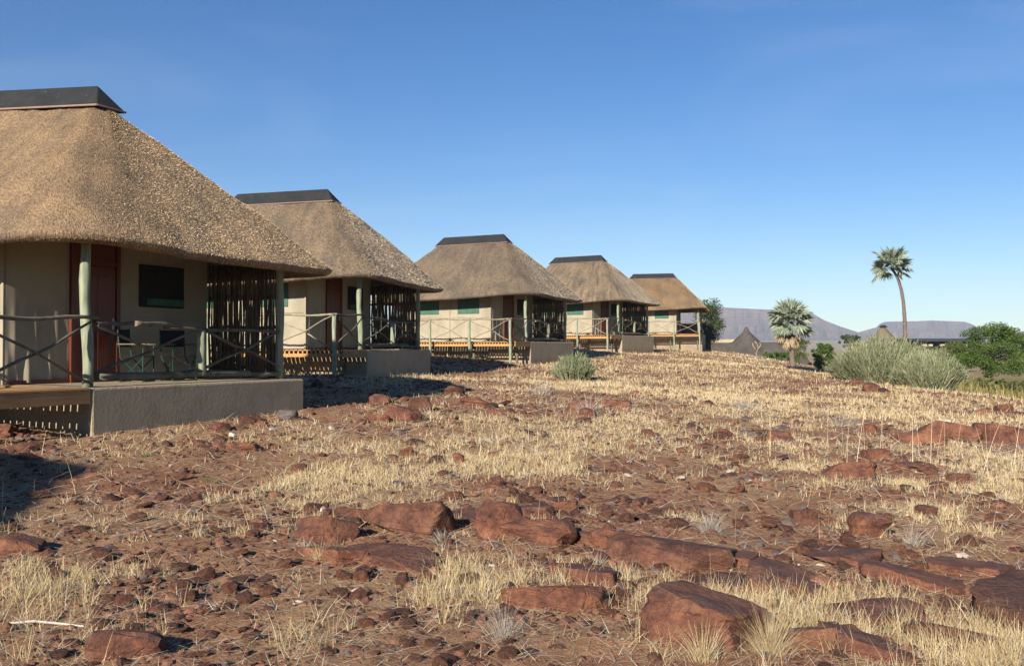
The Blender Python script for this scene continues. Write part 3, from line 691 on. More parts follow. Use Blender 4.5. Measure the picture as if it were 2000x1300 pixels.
    def railing_post(u, key, h=1.0):
        part('railing_post', key, lambda: log_mesh('rp', vec(0, RV, -1.9), vec(0, RV, h), .068, .018, 9, 10, .9, len(key)), M['greenwood'], root, loc=(u, 0, 0))
    for k, u in enumerate((-.12, -2.25, -4.4, -6.55)):
        railing_post(u, 'rpost' + 'x' * (k % 2))
    P1 = (-.32, 4.84); E1 = (-.38, .36); C1 = (-.12, RV)
    def rail(name, key, a, b, r, mat, seed, wob=.03):
        part(name, key, lambda: log_mesh(name, vec(*a), vec(*b), r, wob, 8, 7, .8, seed), M[mat], root)
    lightw = 'palewood'
    for k in range(3):
        a = -.12 - 2.14 * k; b = a - 2.14
        rail('handrail', 'hr%d' % k, (a + .1, RV, 1.03), (b - .1, RV, 1.0 + .03 * (k % 2)), .034, lightw, 10 + k)
        rail('cross_brace', 'cb%d' % k, (a - .05, RV, .05), (b + .05, RV, .98), .024, lightw, 20 + k, .05)
        rail('cross_brace', 'cc%d' % k, (a - .05, RV + .04, .98), (b + .05, RV + .04, .05), .022, lightw, 30 + k, .05)
    dk = 'darkwood'
    rail('handrail', 'hrf', (C1[0], C1[1] + .1, 1.02), (P1[0] + .08, P1[1] - .1, 1.07), .036, dk, 41)
    rail('cross_brace', 'cbf', (C1[0], C1[1], .05), (P1[0] + .09, P1[1] + .05, 1.0), .026, dk, 42)
    rail('cross_brace', 'ccf', (C1[0], C1[1], .98), (P1[0] + .13, P1[1] + .05, .05), .024, dk, 43, .02)
    mv = 2.42
    part('railing_post', 'stub', lambda: log_mesh('rp', vec(-.36, mv, .12), vec(-.36, mv, .92), .085, .01, 5, 10, .85, 3), M['greenwood'], root)
    rail('handrail', 'hrg', (-.31, 4.75, 1.01), (-.33, 3.0, .99), .035, dk, 44)
    rail('handrail', 'hrh', (-.30, 3.95, 1.0), (-.33, 3.2, 1.0), .05, dk, 45, .01)
    rail('handrail', 'hri', (-.34, 3.3, .95), (-.36, .30, .92), .037, dk, 46, .02)
    rail('bottom_log', 'bl', (-.30, 4.7, .16), (-.36, 1.2, .13), .075, dk, 47, .02)
    rail('bottom_log', 'bl2', (-.42, 1.5, .12), (-.36, .32, .10), .06, dk, 48, .02)
    rail('cross_brace', 'x1', (-.28, 4.72, .95), (-.30, mv + .05, .20), .027, dk, 49, .015)
    rail('cross_brace', 'x2', (-.36, 4.72, .20), (-.36, mv + .05, .92), .028, dk, 50, .03)
    rail('cross_brace', 'x3', (-.32, mv - .05, .92), (-.32, .38, .25), .028, dk, 51, .03)
    rail('cross_brace', 'x4', (-.38, mv - .05, .22), (-.38, .38, .90), .028, dk, 52, .03)
    # cane screen on the far side of the porch, or a half-height boarded panel on the last hut
    if last:
        part('side_panel', 'halfp', lambda: bm_box(-Q_, -.45, .22, .30, .0, .98), M['door'], root)
        rail('handrail', 'hlast', (-.4, .28, 1.02), (-Q_, .28, 1.0), .035, 'palewood', 60)
    else:
        rr = random.Random(3)
        u = -.48
        k = 0
        while u > -Q_ + .02:
            r = (.014, .021, .017, .023, .015, .019, .022, .016, .018)[k % 9]; q = k % 9
            def cane(q=q, r=r):
                return log_mesh('cane', vec(0, 0, .02), vec(0, 0, 2.28), r, .018, 6, 6, .75, 70 + q)
            part('cane', 'cane%d' % q, cane, M['cane'], root, loc=(u, -.28 + rr.uniform(-.03, .03), 0), rot=(R(rr.uniform(-1, 1)), R(rr.uniform(-1.2, 1.2)), rr.uniform(0, 6)), scale=(1, 1, 1) if near else (1.3, 1.3, 1))
            u -= rr.choice([.020, .023, .026, .029, .032, .045]); k += 1
        u = -.50; k = 0
        while u > -Q_ + .02:
            part('cane', 'cane%d' % (k % 9), None, M['cane'], root, loc=(u, -.345 + rr.uniform(-.012, .012), 0), rot=(R(rr.uniform(-.6, .6)), R(rr.uniform(-1.6, 1.6)), rr.uniform(0, 6)), scale=(1, 1, 1) if near else (1.5, 1.5, 1))
            u -= rr.choice([.04, .05, .06, .075]); k += 1
        for z, s in ((.22, .03), (1.02, .04), (1.62, .045), (2.1, .05)):
            rail('screen_rail', 'sr%.1f' % z, (-.42, .24, z), (-Q_, .24, z), s, 'cane', int(z * 10))
        if not near:
            rail('screen_rail', 'srx', (-.42, .33, 1.66), (-Q_, .33, 1.62), .045, 'cane', 91)
    return root
hut_roots = [build_hut(i) for i in range(len(HUTS))]

# ---- porch furniture of the nearest hut: two folding chairs
def chair(u, v, rz, lab):
    X, Y, Z, t = HUTS[0]
    wx = X + u * math.cos(t) + v * math.sin(t); wy = Y + u * math.sin(t) - v * math.cos(t)
    root = empty('folding_chair', (wx, wy, Z + .004), t + rz, label=lab, cat='chair', group='folding chairs on the nearest porch')
    def leg(a, b):
        m = MB(); m.tube([a, b], .013, 6); return m.mesh('leg')
    for sx in (-.24, .24):
        link('leg', leg((sx, -.22, 0), (sx, .22, .45)), M['chairgreen'], root); link('leg', leg((sx * .92, .22, 0), (sx * .92, -.22, .45)), M['chairgreen'], root)
        link('back_post', leg((sx, .2, .42), (sx, .26, .95)), M['chairgreen'], root)
        link('front_post', leg((sx, -.2, 0), (sx, -.2, .66)), M['chairgreen'], root)
        m = MB(); m.box(sx - .025, sx + .025, -.25, .25, .655, .68); link('armrest', m.mesh('arm', bevel=.006), M['darkwood'], root)
    for y in (-.22, .22):
        link('foot_bar', leg((-.24, y, .014), (.24, y, .014)), M['chairgreen'], root)
    m = MB(); m.box(-.235, .235, -.22, .22, .44, .455); link('seat', m.mesh('seat', bevel=.005), M['black'], root)
    m = MB(); m.box(-.25, .25, .235, .265, .62, .93); link('backrest', m.mesh('back', bevel=.01), M['black'], root)
    return root
chair(-1.55, 2.75, R(115), 'black folding chair with tall back nearest the red door')
chair(-1.35, 1.95, R(75), 'black folding chair in front of the dark porch window')

# ================================================================== ROCKS
def poly_rock(seed, L, Wd, H, sub=3, chamf=10, noise=.05, flat=False):
    """irregular block: sphere directions cut by a box of jittered planes and extra chamfers"""
    r = np.random.default_rng(seed); bm = bmesh.new(); bmesh.ops.create_icosphere(bm, subdivisions=sub, radius=1)
    dirs = np.array([v.co[:] for v in bm.verts]); dirs /= np.linalg.norm(dirs, axis=1)[:, None]
    # push directions outward on a box so that edges get vertices
    ax = np.array([L / 2, Wd / 2, H / 2])
    pl = []
    for a in range(3):
        for s in (-1, 1):
            n = r.normal(0, .13, 3); n[a] = s; n /= np.linalg.norm(n); pl.append((n, ax[a] * r.uniform(.88, 1.0)))
    for _ in range(chamf):
        n = r.normal(0, 1, 3); n /= np.linalg.norm(n)
        h = np.abs(n * ax).sum() * r.uniform(.62, .86); pl.append((n, h))
    D = dirs * ax; D /= np.linalg.norm(D, axis=1)[:, None]
    rad_ = np.full(len(D), 1e9)
    for n, h in pl:
        dn = D @ n; rad_ = np.minimum(rad_, np.where(dn > 1e-3, h / np.maximum(dn, 1e-3), 1e9))
    P = D * rad_[:, None]
    m = min(L, Wd, H)
    if noise:
        o = seed * 7.7
        k = (fbm(P[:, 0] / m * 1.6 + o, (P[:, 1] + P[:, 2] * 1.3) / m * 1.6, 4) - .5)
        st = np.round(P[:, 2] / (H * .22)) * H * .22        # layering
        k2 = (vnoise(st / m * 9 + o, st * 0 + o) - .5)
        out = P / (np.linalg.norm(P, axis=1)[:, None] + 1e-9); out[:, 2] *= .4
        P = P + out * (k * noise * 2.2 + k2 * noise * .9)[:, None] * m
    for v, p in zip(bm.verts, P): v.co = p
    me = bpy.data.meshes.new('rock'); bm.to_mesh(me); bm.free()
    return me
# ---- the outcrops and the larger rocks one can point at:
# px, py of the foot centre; length, depth, height (m); yaw, pitch (tilt towards +x), roll (tilt of top towards the camera); sunk share; label
BIG = [
 (905, 1022, .70, .45, .20, -16, 5, 12, .50, 'red ledge piece behind the pale tuft, next to the tall orange rock'),
 (1235, 1072, .60, .5, .22, -20, 4, 12, .52, 'low cracked red rock between the dark-topped slab and the broad ledge'),
 (1150, 1132, .55, .4, .16, -14, 6, 10, .50, 'flat brown rock in the straw above the low dark ledge'),
 (1430, 1150, .55, .45, .18, -24, 5, 10, .50, 'flat purplish rock leaning below the broad ledge'),
 (1560, 1165, .7, .5, .16, -18, 5, 10, .52, 'low red ledge in rubble left of the cracked layered one'),
 (1640, 1105, .6, .45, .16, -18, 5, 10, .52, 'broken red slab above the cracked layered ledge'),
 (700, 1010, .4, .3, .14, -10, 5, 10, .45, 'small orange slab uphill of the long dark slab'),
 (1890, 1120, .6, .5, .18, -20, 5, 8, .50, 'low red slab uphill of the bottom right block'),
 (812, 1040, .86, .50, .30, -8, 6, 20, .40, 'long tilted red slab at the left of the middle outcrop, pale shrub at its foot'),
 (640, 1055, .50, .40, .26, 14, 4, 16, .40, 'blunt red-brown rock at the upper end of the long dark flat slab'),
 (745, 1098, 1.05, .34, .20, -30, 7, 14, .50, 'long flat slab with dark purplish top sloping down through the outcrop'),
 (655, 1092, .62, .25, .20, -22, 10, 12, .45, 'orange-brown rock block below the long dark slab'),
 (975, 1052, .42, .42, .40, 6, 0, 16, .34, 'tall rounded orange rock in the middle of the outcrop'),
 (1060, 1062, .60, .46, .36, -10, 4, 14, .36, 'pale orange-brown boulder with a flat face, centre of the outcrop'),
 (1150, 1062, .56, .30, .16, -22, 8, 6, .45, 'low dark-topped slab running down from the pale boulder'),
 (1040, 1012, .44, .24, .15, -6, 4, 8, .40, 'small red slab behind the centre boulder with a white stone at its tip'),
 (1320, 1105, .92, .62, .30, -16, 6, 12, .42, 'broad red-brown ledge with a dark hollow in its face'),
 (1420, 1100, .60, .34, .16, -24, 6, 6, .50, 'thin red slab trailing off beyond the broad ledge'),
 (1080, 1180, .86, .34, .20, -10, 5, 14, .48, 'low dark-brown ledge half hidden by dry grass tufts'),
 (1368, 1262, .62, .44, .46, -30, 9, 4, .24, 'big squarish red-brown block with a shaded cracked end, near the bottom'),
 (1990, 1240, .50, .62, .42, -24, 6, -4, .22, 'large angular dark-red block at the bottom right corner'),
 (1768, 1150, .76, .50, .20, -14, 5, 14, .45, 'cracked layered red ledge with squared blocks on top'),
 (1700, 1220, .60, .34, .16, -6, 4, 8, .50, 'low red ledge under the cracked layered one'),
 (1590, 1270, .52, .36, .22, -10, 6, 10, .50, 'flat brown rock behind the bushy grass tuft'),
 (1700, 1290, .52, .36, .18, -4, 6, 10, .50, 'tan-orange slab at the bottom edge of the scene'),
 (1850, 1270, .50, .34, .16, -22, 4, 10, .50, 'smooth red slab lying near the bottom right block'),
 (1693, 1048, .30, .26, .27, 8, 0, 6, .25, 'upright square brown stone with a dark lower half'),
 (1850, 858, 1.5, .9, .46, -3, 3, 10, .45, 'long red outcrop with an overhanging lip and a white stone on top'),
 (1796, 868, .9, .7, .38, -6, 2, 10, .48, 'left end of the long red outcrop, a deep shadow slot beneath'),
 (1965, 866, 1.3, 1.0, .58, 6, 2, 6, .42, 'dark layered rock mass at the right end of the outcrop'),
 (790, 826, .66, .46, .36, -14, 8, 10, .28, 'large pointed red boulder between the huts and the grass'),
 (741, 828, .44, .30, .22, 6, 2, 8, .35, 'rounded brown boulder touching the large pointed red one'),
 (822, 804, .50, .30, .36, 4, -4, 6, .25, 'peaked red rock standing behind the large pointed boulder'),
 (925, 794, .64, .42, .30, -6, 6, 8, .30, 'wide dark-red boulder right of the peaked rock'),
 (888, 772, .56, .40, .26, 8, 2, 8, .30, 'red rock splashed with pale lichen at the edge of the shadow'),
 (745, 790, .44, .32, .30, -6, 2, 8, .30, 'brown rock at the edge of the nearest hut shadow'),
 (1136, 806, .66, .44, .34, 4, 2, 8, .35, 'broad brown boulder with white dead twigs over it'),
 (1205, 796, .74, .46, .32, -8, 4, 8, .35, 'flat-topped reddish boulder right of the twiggy one'),
 (964, 814, .30, .22, .16, 10, 2, 6, .30, 'small dark-red lump alone in pale grass'),
 (472, 880, .62, .36, .11, 4, 1, 4, .20, 'flat tan slab lying on bare soil, dark underside'),
 (564, 820, .34, .24, .20, -8, 4, 4, .20, 'dark grey stone next to the corner of the porch base'),
 (836, 731, .36, .18, .46, 8, -12, 2, .10, 'brown stone block leaning on the porch base of the second hut'),
 (895, 906, .17, .14, .18, 6, 0, 0, .2, 'small upright dark stone standing alone in the middle of the grass'),
 (6, 852, .34, .3, .24, 8, 0, 4, .25, 'brown boulder under the deck edge at the far left'),
 (45, 1088, .34, .26, .16, 0, 0, 4, .35, 'round brown stone near the left edge below the shadow'),
 (255, 1292, .38, .26, .17, 6, 2, 4, .4, 'rounded brown stone at the bottom left'),
 (1690, 722, .0, 0, 0, 0, 0, 0, 0, ''),
 (1700, 766, .62, .5, .44, 0, 0, 0, .3, 'dark rock below the big grey-green bush'),
 (1672, 752, .66, .4, .34, 0, 0, 0, .3, 'reddish rock between the bush and the dark rock'),
 (1958, 806, .52, .4, .40, 0, 0, 0, .3, 'lone brown rock in the pale grass on the far slope'),
 (1870, 942, .32, .26, .2, 0, 0, 0, .3, 'wedge-shaped brown stone in tall grass below the outcrop'),
 (1520, 862, .42, .3, .26, 12, 0, 4, .3, 'dark-sided red rock in the grass left of the outcrop'),
 (1710, 900, .44, .3, .22, -4, 0, 4, .3, 'red rock with a shaded side below the long outcrop'),
 (1660, 932, .66, .4, .22, -4, 0, 8, .3, 'dark low rock among grass stalks'),
 (1570, 1025, .30, .22, .2, 10, 0, 4, .3, 'pair-like reddish rock left of the upright square stone'),
 (1105, 1000, .24, .2, .14, 10, 0, 4, .3, 'small red rock just above the centre outcrop'),
]
BIGXY = []
for k, (px, py, L, Wd, H, yaw, pit, rol, sunk, lab) in enumerate(BIG):
    if not lab: continue
    if L > .45 and yaw < 0 and py > 960: yaw -= 14; H *= .78; rol *= .6; pit *= .7; L *= 1.04; Wd *= 1.3; sunk = min(sunk + .08, .56)
    x, y = G(px, py); y += Wd * .35; x = (px - 1000) / FOC * y
    big = L > .45 and y < 25
    me = poly_rock(100 + k, L, Wd, H, 5 if big and y < 12 else 4 if big else 3, 15 if big else 10, .15 if big else .14)
    if big: me.polygons.foreach_set('use_smooth', [True] * len(me.polygons)); 
    if big and hasattr(me, 'set_sharp_from_angle'): me.set_sharp_from_angle(angle=R(24))
    z = GZ(x, y)
    o = link('rock', me, M['darkstone'] if 'dark grey' in lab else M['rock'], loc=(x, y, z + H * (.5 - sunk)), rot=(R(-rol), R(pit), R(yaw)), label=lab, cat='rock', group='named rocks')
    BIGXY.append((x, y, max(L, Wd) * .5))
# ---- scattered stones: 240 individuals nearest in view, the rest as one mass of stones
TPL = [poly_rock(500 + k, 1, r1, r2, 2, 8, .12) for k, (r1, r2) in enumerate([(.8, .6), (.7, .35), (.9, .7), (.6, .5), (.75, .25), (.8, .8), (.5, .3), (.9, .45), (.65, .6), (.85, .3), (.7, .7), (.6, .2)])]
TPLs = []
for k in range(10):
    me = poly_rock(700 + k, 1, random.uniform(.6, .9), random.uniform(.3, .8), 1, 5, .1)
    bm = bmesh.new(); bm.from_mesh(me); bmesh.ops.triangulate(bm, faces=bm.faces)
    TPLs.append((np.array([v.co[:] for v in bm.verts]), np.array([[v.index for v in f.verts] for f in bm.faces]))); bm.free(); bpy.data.meshes.remove(me)
def polar(n, r0, r1, half=36, seed=1, power=1.0):
    r = np.random.default_rng(seed)
    D = np.exp(r.uniform(math.log(r0), math.log(r1), n)); a = np.radians(r.uniform(-half, half, n))
    return D * np.sin(a), D * np.cos(a), r
def rubble(x, y):
    """how stony the ground is at a place"""
    n = fbm(x * .8 + 3, y * .8 + 60, 3)
    s = sstep(.40, .62, n) * .8 + .15
    for px, py, wx, wy, am in [(330, 1150, 350, 120, 1.0), (1100, 1080, 500, 90, 1.0), (1700, 1120, 400, 120, 1.0), (1050, 790, 260, 35, 1.0), (1400, 1010, 300, 50, .8), (280, 870, 250, 25, .9), (1950, 850, 120, 30, .8), (1250, 715, 160, 10, .5)]:
        x0, y0 = RB[(px, py)]
        s = np.maximum(s, am * np.exp(-(((x - x0) / (wx * y0 / FOC)) ** 2 + ((y - y0) / (RBY[(px, py)])) ** 2) * .9))
    return np.clip(s, 0, 1)
RB = {}; RBY = {}
for px, py, wy in [(330, 1150, 120), (1100, 1080, 90), (1700, 1120, 120), (1050, 790, 35), (1400, 1010, 50), (280, 870, 25), (1950, 850, 30), (1250, 715, 10)]:
    RB[(px, py)] = G(px, py); RBY[(px, py)] = abs(G(px, max(py - wy, 695))[1] - G(px, py + wy * .7)[1]) / 2 + .2
LABS = {0: ('small reddish-brown stone lying loose on the open red soil', 'loose reddish stones on the soil')}
def zone(px, py):
    a = 'left' if px < 520 else 'middle' if px < 1250 else 'right'
    b = 'far slope' if py < 760 else 'upper slope' if py < 850 else 'grassy strip' if py < 960 else 'outcrop band' if py < 1090 else 'near ground' if py < 1200 else 'front edge'
    return {'far slope': 'small brown stone on the %s far slope near the hut bases', 'upper slope': 'reddish stone among the boulders on the %s upper slope', 'grassy strip': 'loose reddish stone in the %s grassy strip below the porch',
            'outcrop band': 'angular red stone beside the rock slabs, %s part of the outcrop band', 'near ground': 'rough red-brown stone on bare soil, %s near ground', 'front edge': 'dark red-brown stone among dry tufts at the %s front edge'}[b] % a
xs, ys, r = polar(16500, 3.6, 46, 46, 21)
keep = (r.random(len(xs)) < rubble(xs, ys)) & ~in_huts(xs, ys, .1)
for bx_, by_, br_ in BIGXY: keep &= np.hypot(xs - bx_, ys - by_) > br_ * .75
xs, ys = xs[keep], ys[keep]
sz = r.lognormal(0, .55, len(xs)) * .055 * np.clip(np.hypot(xs, ys) / 8, .8, 2.2); sz = np.clip(sz * np.where((np.hypot(xs, ys) < 11) & (xs > -2.6), 1.35, 1), .03, np.clip(np.hypot(xs, ys) * .018, .05, .42))
app = sz / np.hypot(xs, ys) * (np.abs(xs / ys) < .53) * (np.hypot(xs, ys) > 4.9); order = np.argsort(-app)
for k in order[:250]:
    x, y, s = float(xs[k]), float(ys[k]), float(sz[k]) * 1.05
    me = TPL[k % len(TPL)]; ppx, ppy = to_px(x, y, -1.4); zl = zone(ppx, ppy)
    o = link('stone', me, M['rock'], loc=(x, y, GZ(x, y) + s * .10), rot=(random.uniform(-.35, .35), random.uniform(-.35, .35), random.uniform(0, 6.3)), scale=(s, s, s * random.uniform(.7, 1.15)),
             label=zl, cat='stone', group=zl)
for k, (px, py, s) in enumerate([(453, 852, .13), (531, 842, .10), (998, 992, .09), (1862, 850, .34), (1648, 736, .30), (1430, 712, .3)]):
    x, y = G(px, py)
    if k == 3: x, y = G(1860, 858); y += .5
    o = link('stone', poly_rock(900 + k, s, s * .7, s * .5, 2, 8, .1), M['whitestone'], loc=(x, y, GZ(x, y) + (s * .15 if k != 3 else .26)), rot=(.1, .2, k),
         label=['whitish oval stone near the flat tan slab', 'small whitish stone close to the dark grey stone', 'white pointed stone at the tip of a red slab', 'white stone resting on the long red outcrop', 'white-topped stone at the foot of the big bush', 'pale stone on the straw-covered crest'][k], cat='stone', group='pale stones')
def scatter_solid(name, x, y, s, r, mat, sink=.15, tpl=TPLs, **k):
    z = ground_h(x, y); Vs = []; Fs = []; b = 0
    tid = r.integers(0, len(tpl), len(x))
    for t in range(len(tpl)):
        idx = np.nonzero(tid == t)[0]; V, F = tpl[t]; n = len(idx)
        if not n: continue
        a = r.uniform(0, 6.28, n); ti = r.normal(0, .3, n); sc = s[idx]
        ca, sa = np.cos(a), np.sin(a); ct, st = np.cos(ti), np.sin(ti)
        P = V[None] * (sc[:, None, None] * r.uniform(.75, 1.2, (n, 1, 3)))
        X = P[..., 0] * ct[:, None] + P[..., 2] * st[:, None]; Z = -P[..., 0] * st[:, None] + P[..., 2] * ct[:, None]; Y = P[..., 1]
        X2 = X * ca[:, None] - Y * sa[:, None] + x[idx][:, None]; Y2 = X * sa[:, None] + Y * ca[:, None] + y[idx][:, None]
        Vs.append(np.stack([X2, Y2, Z + (z[idx] + sc * sink)[:, None]], -1).reshape(-1, 3))
        Fs.append((F[None] + (np.arange(n) * len(V))[:, None, None] + b).reshape(-1, 3)); b += n * len(V)
    return link(name, np_mesh(name, np.concatenate(Vs), np.concatenate(Fs)), mat, kind='stuff', **k)
k = order[250:]
fx = []; fy = []; fs = []
for bx_, by_, br_ in BIGXY:
    n = int(26 * min(br_ / .4, 2)); a = r.uniform(0, 6.28, n); q = br_ * r.uniform(.75, 2.0, n)
    fx += list(bx_ + np.cos(a) * q * 1.2); fy += list(by_ + np.sin(a) * q * .8); fs += list(r.lognormal(0, .5, n) * .055 * max(1, by_ / 12))
scatter_solid('stones', np.concatenate([xs[k], fx]), np.concatenate([ys[k], fy]), np.concatenate([sz[k], fs]), r, M['gravel'], .0)
xs, ys, r = polar(80000, 3.2, 60, 47, 22)
keep = (r.random(len(xs)) < .25 + .75 * rubble(xs, ys)) & ~in_huts(xs, ys, .02); xs, ys = xs[keep], ys[keep]
scatter_solid('gravel', xs, ys, np.clip(r.lognormal(0, .5, len(xs)) * .0030 * np.hypot(xs, ys) ** .9, .006, .16) * 1.2, r, M['gravel'], .05)

# ================================================================== DRY GRASS AND LITTER
def blades(name, x, y, h, w, lean, r, mat, segs=2, splay=.0, curve=.4, z=None, az=None, **k):
    """one thin tapering blade per entry"""
    n = len(x); z = ground_h(x, y) if z is None else z
    a = r.uniform(0, 6.28, n) if az is None else az; fa = r.uniform(0, 3.14, n)
    dx, dy = np.cos(a), np.sin(a); wx, wy = np.cos(fa) * w, np.sin(fa) * w
    lv = []; 
    for s in range(segs + 1):
        t = s / segs; hh = h * np.cos(lean * (1 + curve * t) * .999) * t; ll = h * np.sin(lean * (1 + curve * t)) * t
        cx, cy, cz = x + dx * ll, y + dy * ll, z - .01 + hh
        q = 1 - .75 * t
        lv.append(np.stack([np.stack([cx - wx * q, cy - wy * q, cz], -1), np.stack([cx + wx * q, cy + wy * q, cz], -1)], 1))
    V = np.stack(lv, 1).reshape(n, -1, 3); m = V.shape[1]
    F = np.concatenate([(np.arange(n) * m)[:, None] + np.array([2 * s, 2 * s + 1, 2 * s + 3, 2 * s + 2])[None] for s in range(segs)])
    return link(name, np_mesh(name, V.reshape(-1, 3), F), mat, kind='stuff', **k)
def tufts(n, r0, r1, seed, half=34):
    x, y, r = polar(n, r0, r1, half, seed)
    c = cover(x, y); keep = (r.random(n) < c ** 1.35) & ~in_huts(x, y, .05)
    for bx_, by_, br_ in BIGXY: keep &= (np.hypot(x - bx_, y - by_) > br_ * .7)
    return x[keep], y[keep], c[keep], r
def grow(name, x, y, c, r, per, hh, mat, spread=.05, lean=.45):
    d = np.hypot(x, y); cnt = np.maximum(1, (per * r.uniform(.4, 1.4, len(x))).astype(int)); i = np.repeat(np.arange(len(x)), cnt); n = len(i)
    rad = np.abs(r.normal(0, 1, n)) * spread * (1 + .02 * d[i]); a = r.uniform(0, 6.28, n)
    H = hh * (1 + .55 * sstep(7.6, 6.2, d[i])) * r.uniform(.55, 1.25, len(x))[i] * r.uniform(.45, 1.15, n)
    blades(name, x[i] + rad * np.cos(a), y[i] + rad * np.sin(a), H, np.maximum(.0011, d[i] * .00026) * r.uniform(.6, 1.3, n), np.abs(r.normal(0, lean, n)) + .05, r, mat)
x, y, c, r = tufts(11500, 3.3, 14, 31, 46); kk = r.random(len(x)) < c ** .9; x, y, c = x[kk], y[kk], c[kk]; grow('dry_grass', x, y, c, r, 50, .105, M['grass'], .06, .8)
x, y, c, r = tufts(15000, 11, 34, 32, 46); grow('dry_grass', x, y, c, r, 20, .115, M['grass'], .13, .8)
x, y, c, r = tufts(27000, 26, 95, 33, 44); grow('dry_grass', x, y, c, r, 8, .17, M['grass'], .22, .45)
# taller lone stalks
x, y, c, r = tufts(1750, 4, 40, 34, 46); blades('grass_stalks', x, y, r.uniform(.15, .42, len(x)), np.maximum(.0010, np.hypot(x, y) * .00018), np.abs(r.normal(0, .38, len(x))), r, M['straw'], 3)
xx, yy = G(1850, 905); n = 46; r = np.random.default_rng(5)
blades('grass_stalks', xx + r.normal(0, 1.3, n), yy + r.normal(0, .8, n), r.uniform(.6, 1.15, n), np.full(n, .0032), np.abs(r.normal(0, .12, n)), r, M['straw'], 3)
# straw lying flat
x, y, r = polar(122000, 3.2, 60, 47, 35)
keep = (r.random(len(x)) < .30 + .7 * cover(x, y)) & ~in_huts(x, y, .05); x, y = x[keep], y[keep]; n = len(x); d = np.hypot(x, y)
blades('straw_litter', x, y, r.uniform(.06, .30, n) * np.clip(d / 9, .7, 2), np.maximum(.0017, d * .00034), r.uniform(1.32, 1.56, n), r, M['straw'], 2, curve=0, z=ground_h(x, y) + r.uniform(.012, .03, n))
x, y, r = polar(6800, 3.2, 9, 46, 36)
keep = (r.random(len(x)) < .5); x, y = x[keep], y[keep]; n = len(x)
blades('twig_litter', x, y, r.uniform(.03, .10, n), np.full(n, .0022), r.uniform(1.2, 1.58, n), r, M['bleached'], 2, curve=.0, z=ground_h(x, y) + r.uniform(.01, .03, n))
# ---- pale dead shrubs and distinct tufts: things of their own
def fan_tuft(name, px, py, n, h, spread, lean, mat, lab, cat, seed, wide=1.0, thick=1.0):
    n = int(n * 2.3); thick *= .5
    x0, y0 = G(px, py); r = np.random.default_rng(seed); z0 = GZ(x0, y0)
    a = r.uniform(0, 6.28, n); rr2 = np.abs(r.normal(0, spread, n)); d = math.hypot(x0, y0)
    o = blades(name, np.cos(a) * rr2 * wide, np.sin(a) * rr2, h * r.uniform(.4, 1.1, n), np.full(n, max(.0016, d * .0003) * thick), np.clip(rr2 / spread * lean * .7 + np.abs(r.normal(0, lean * .35, n)), 0, 1.45), r, mat, 3, z=np.zeros(n), az=a + r.normal(0, .8, n), curve=.9)
    o.location = (x0, y0, z0 - .01); del o['kind']; return tag(o, lab, cat, 'dry tufts and dead shrubs', 'thing')
for k, a in enumerate([
  (865, 1062, 150, .16, .07, .8, 'bleached', 'pale bleached dead shrub at the foot of the long tilted slab', 'shrub', 1.3, 1.6),
  (1385, 1042, 190, .20, .06, .6, 'bleached', 'pale upright dead tuft on bare ground beyond the broad red ledge', 'shrub', 1.0, 1.4),
  (1505, 1275, 260, .30, .07, .55, 'grass', 'bushy olive-straw grass tuft beside the big squarish block', 'grass tuft', 1, 1),
  (1375, 1290, 120, .24, .05, .4, 'grass', 'upright straw tuft in front of the big squarish block', 'grass tuft', 1, 1.2),
  (625, 1092, 80, .17, .03, .5, 'grass', 'slender grass tuft growing beside the orange-brown block', 'grass tuft', 1, 1),
  (1945, 1290, 110, .22, .05, .5, 'grass', 'straw tuft growing against the bottom right block', 'grass tuft', 1, 1.2),
  (1165, 1102, 80, .15, .06, .8, 'bleached', 'small whitish tuft between the centre boulder and the broad ledge', 'shrub', 1, 1.2),
  (985, 1240, 140, .24, .10, .8, 'bleached', 'greyish dead shrub in the straw near the low dark ledge', 'shrub', 1, 1.2),
  (1150, 812, 90, .62, .22, .8, 'bleached', 'whitish leafless twigs growing over a broad brown boulder', 'shrub', 1, 1.2),
  (1060, 770, 120, .5, .25, .8, 'bleached', 'grey leafless shrub just above the boulders', 'shrub', 1, 1.0),
  (1780, 1060, 120, .26, .12, .9, 'bleached', 'grey wiry dead bush behind the layered ledge', 'shrub', 1, 1.0),
  (600, 1070, 150, .10, .10, 1.2, 'bleached', 'low whitish crumpled weed beside the slab', 'shrub', 1.6, 1.5),
  (495, 1042, 110, .08, .09, 1.25, 'bleached', 'low whitish weed mat on the left soil', 'shrub', 1.6, 1.5),
  (1450, 800, 120, .42, .2, .5, 'bleached', 'pale grey upright tuft on the middle slope', 'shrub', 1.4, 1.2),
  (1640, 830, 110, .5, .2, .8, 'bleached', 'pinkish leafless bush left of the long outcrop', 'shrub', 1.4, 1.0),
  (285, 892, 110, .10, .10, .9, 'greenweed', 'small green weed near the nearest porch base', 'weed', 1.3, 1.3),
  (408, 935, 120, .07, .10, 1.1, 'greenweed', 'low green weed on bare soil right of the shadow', 'weed', 1.6, 1.3),
  (585, 795, 90, .10, .12, 1.0, 'greenweed', 'green weed at the corner of the nearest porch base', 'weed', 1.5, 1.3)]):
    px, py, n, h, sp_, ln, mt, lab, cat, wd, tk = a
    fan_tuft('dead_shrub' if cat == 'shrub' else 'grass_tuft' if cat == 'grass tuft' else 'green_weed', px, py, n, h, sp_, ln, M[mt], lab, cat, 60 + k, wd, tk)
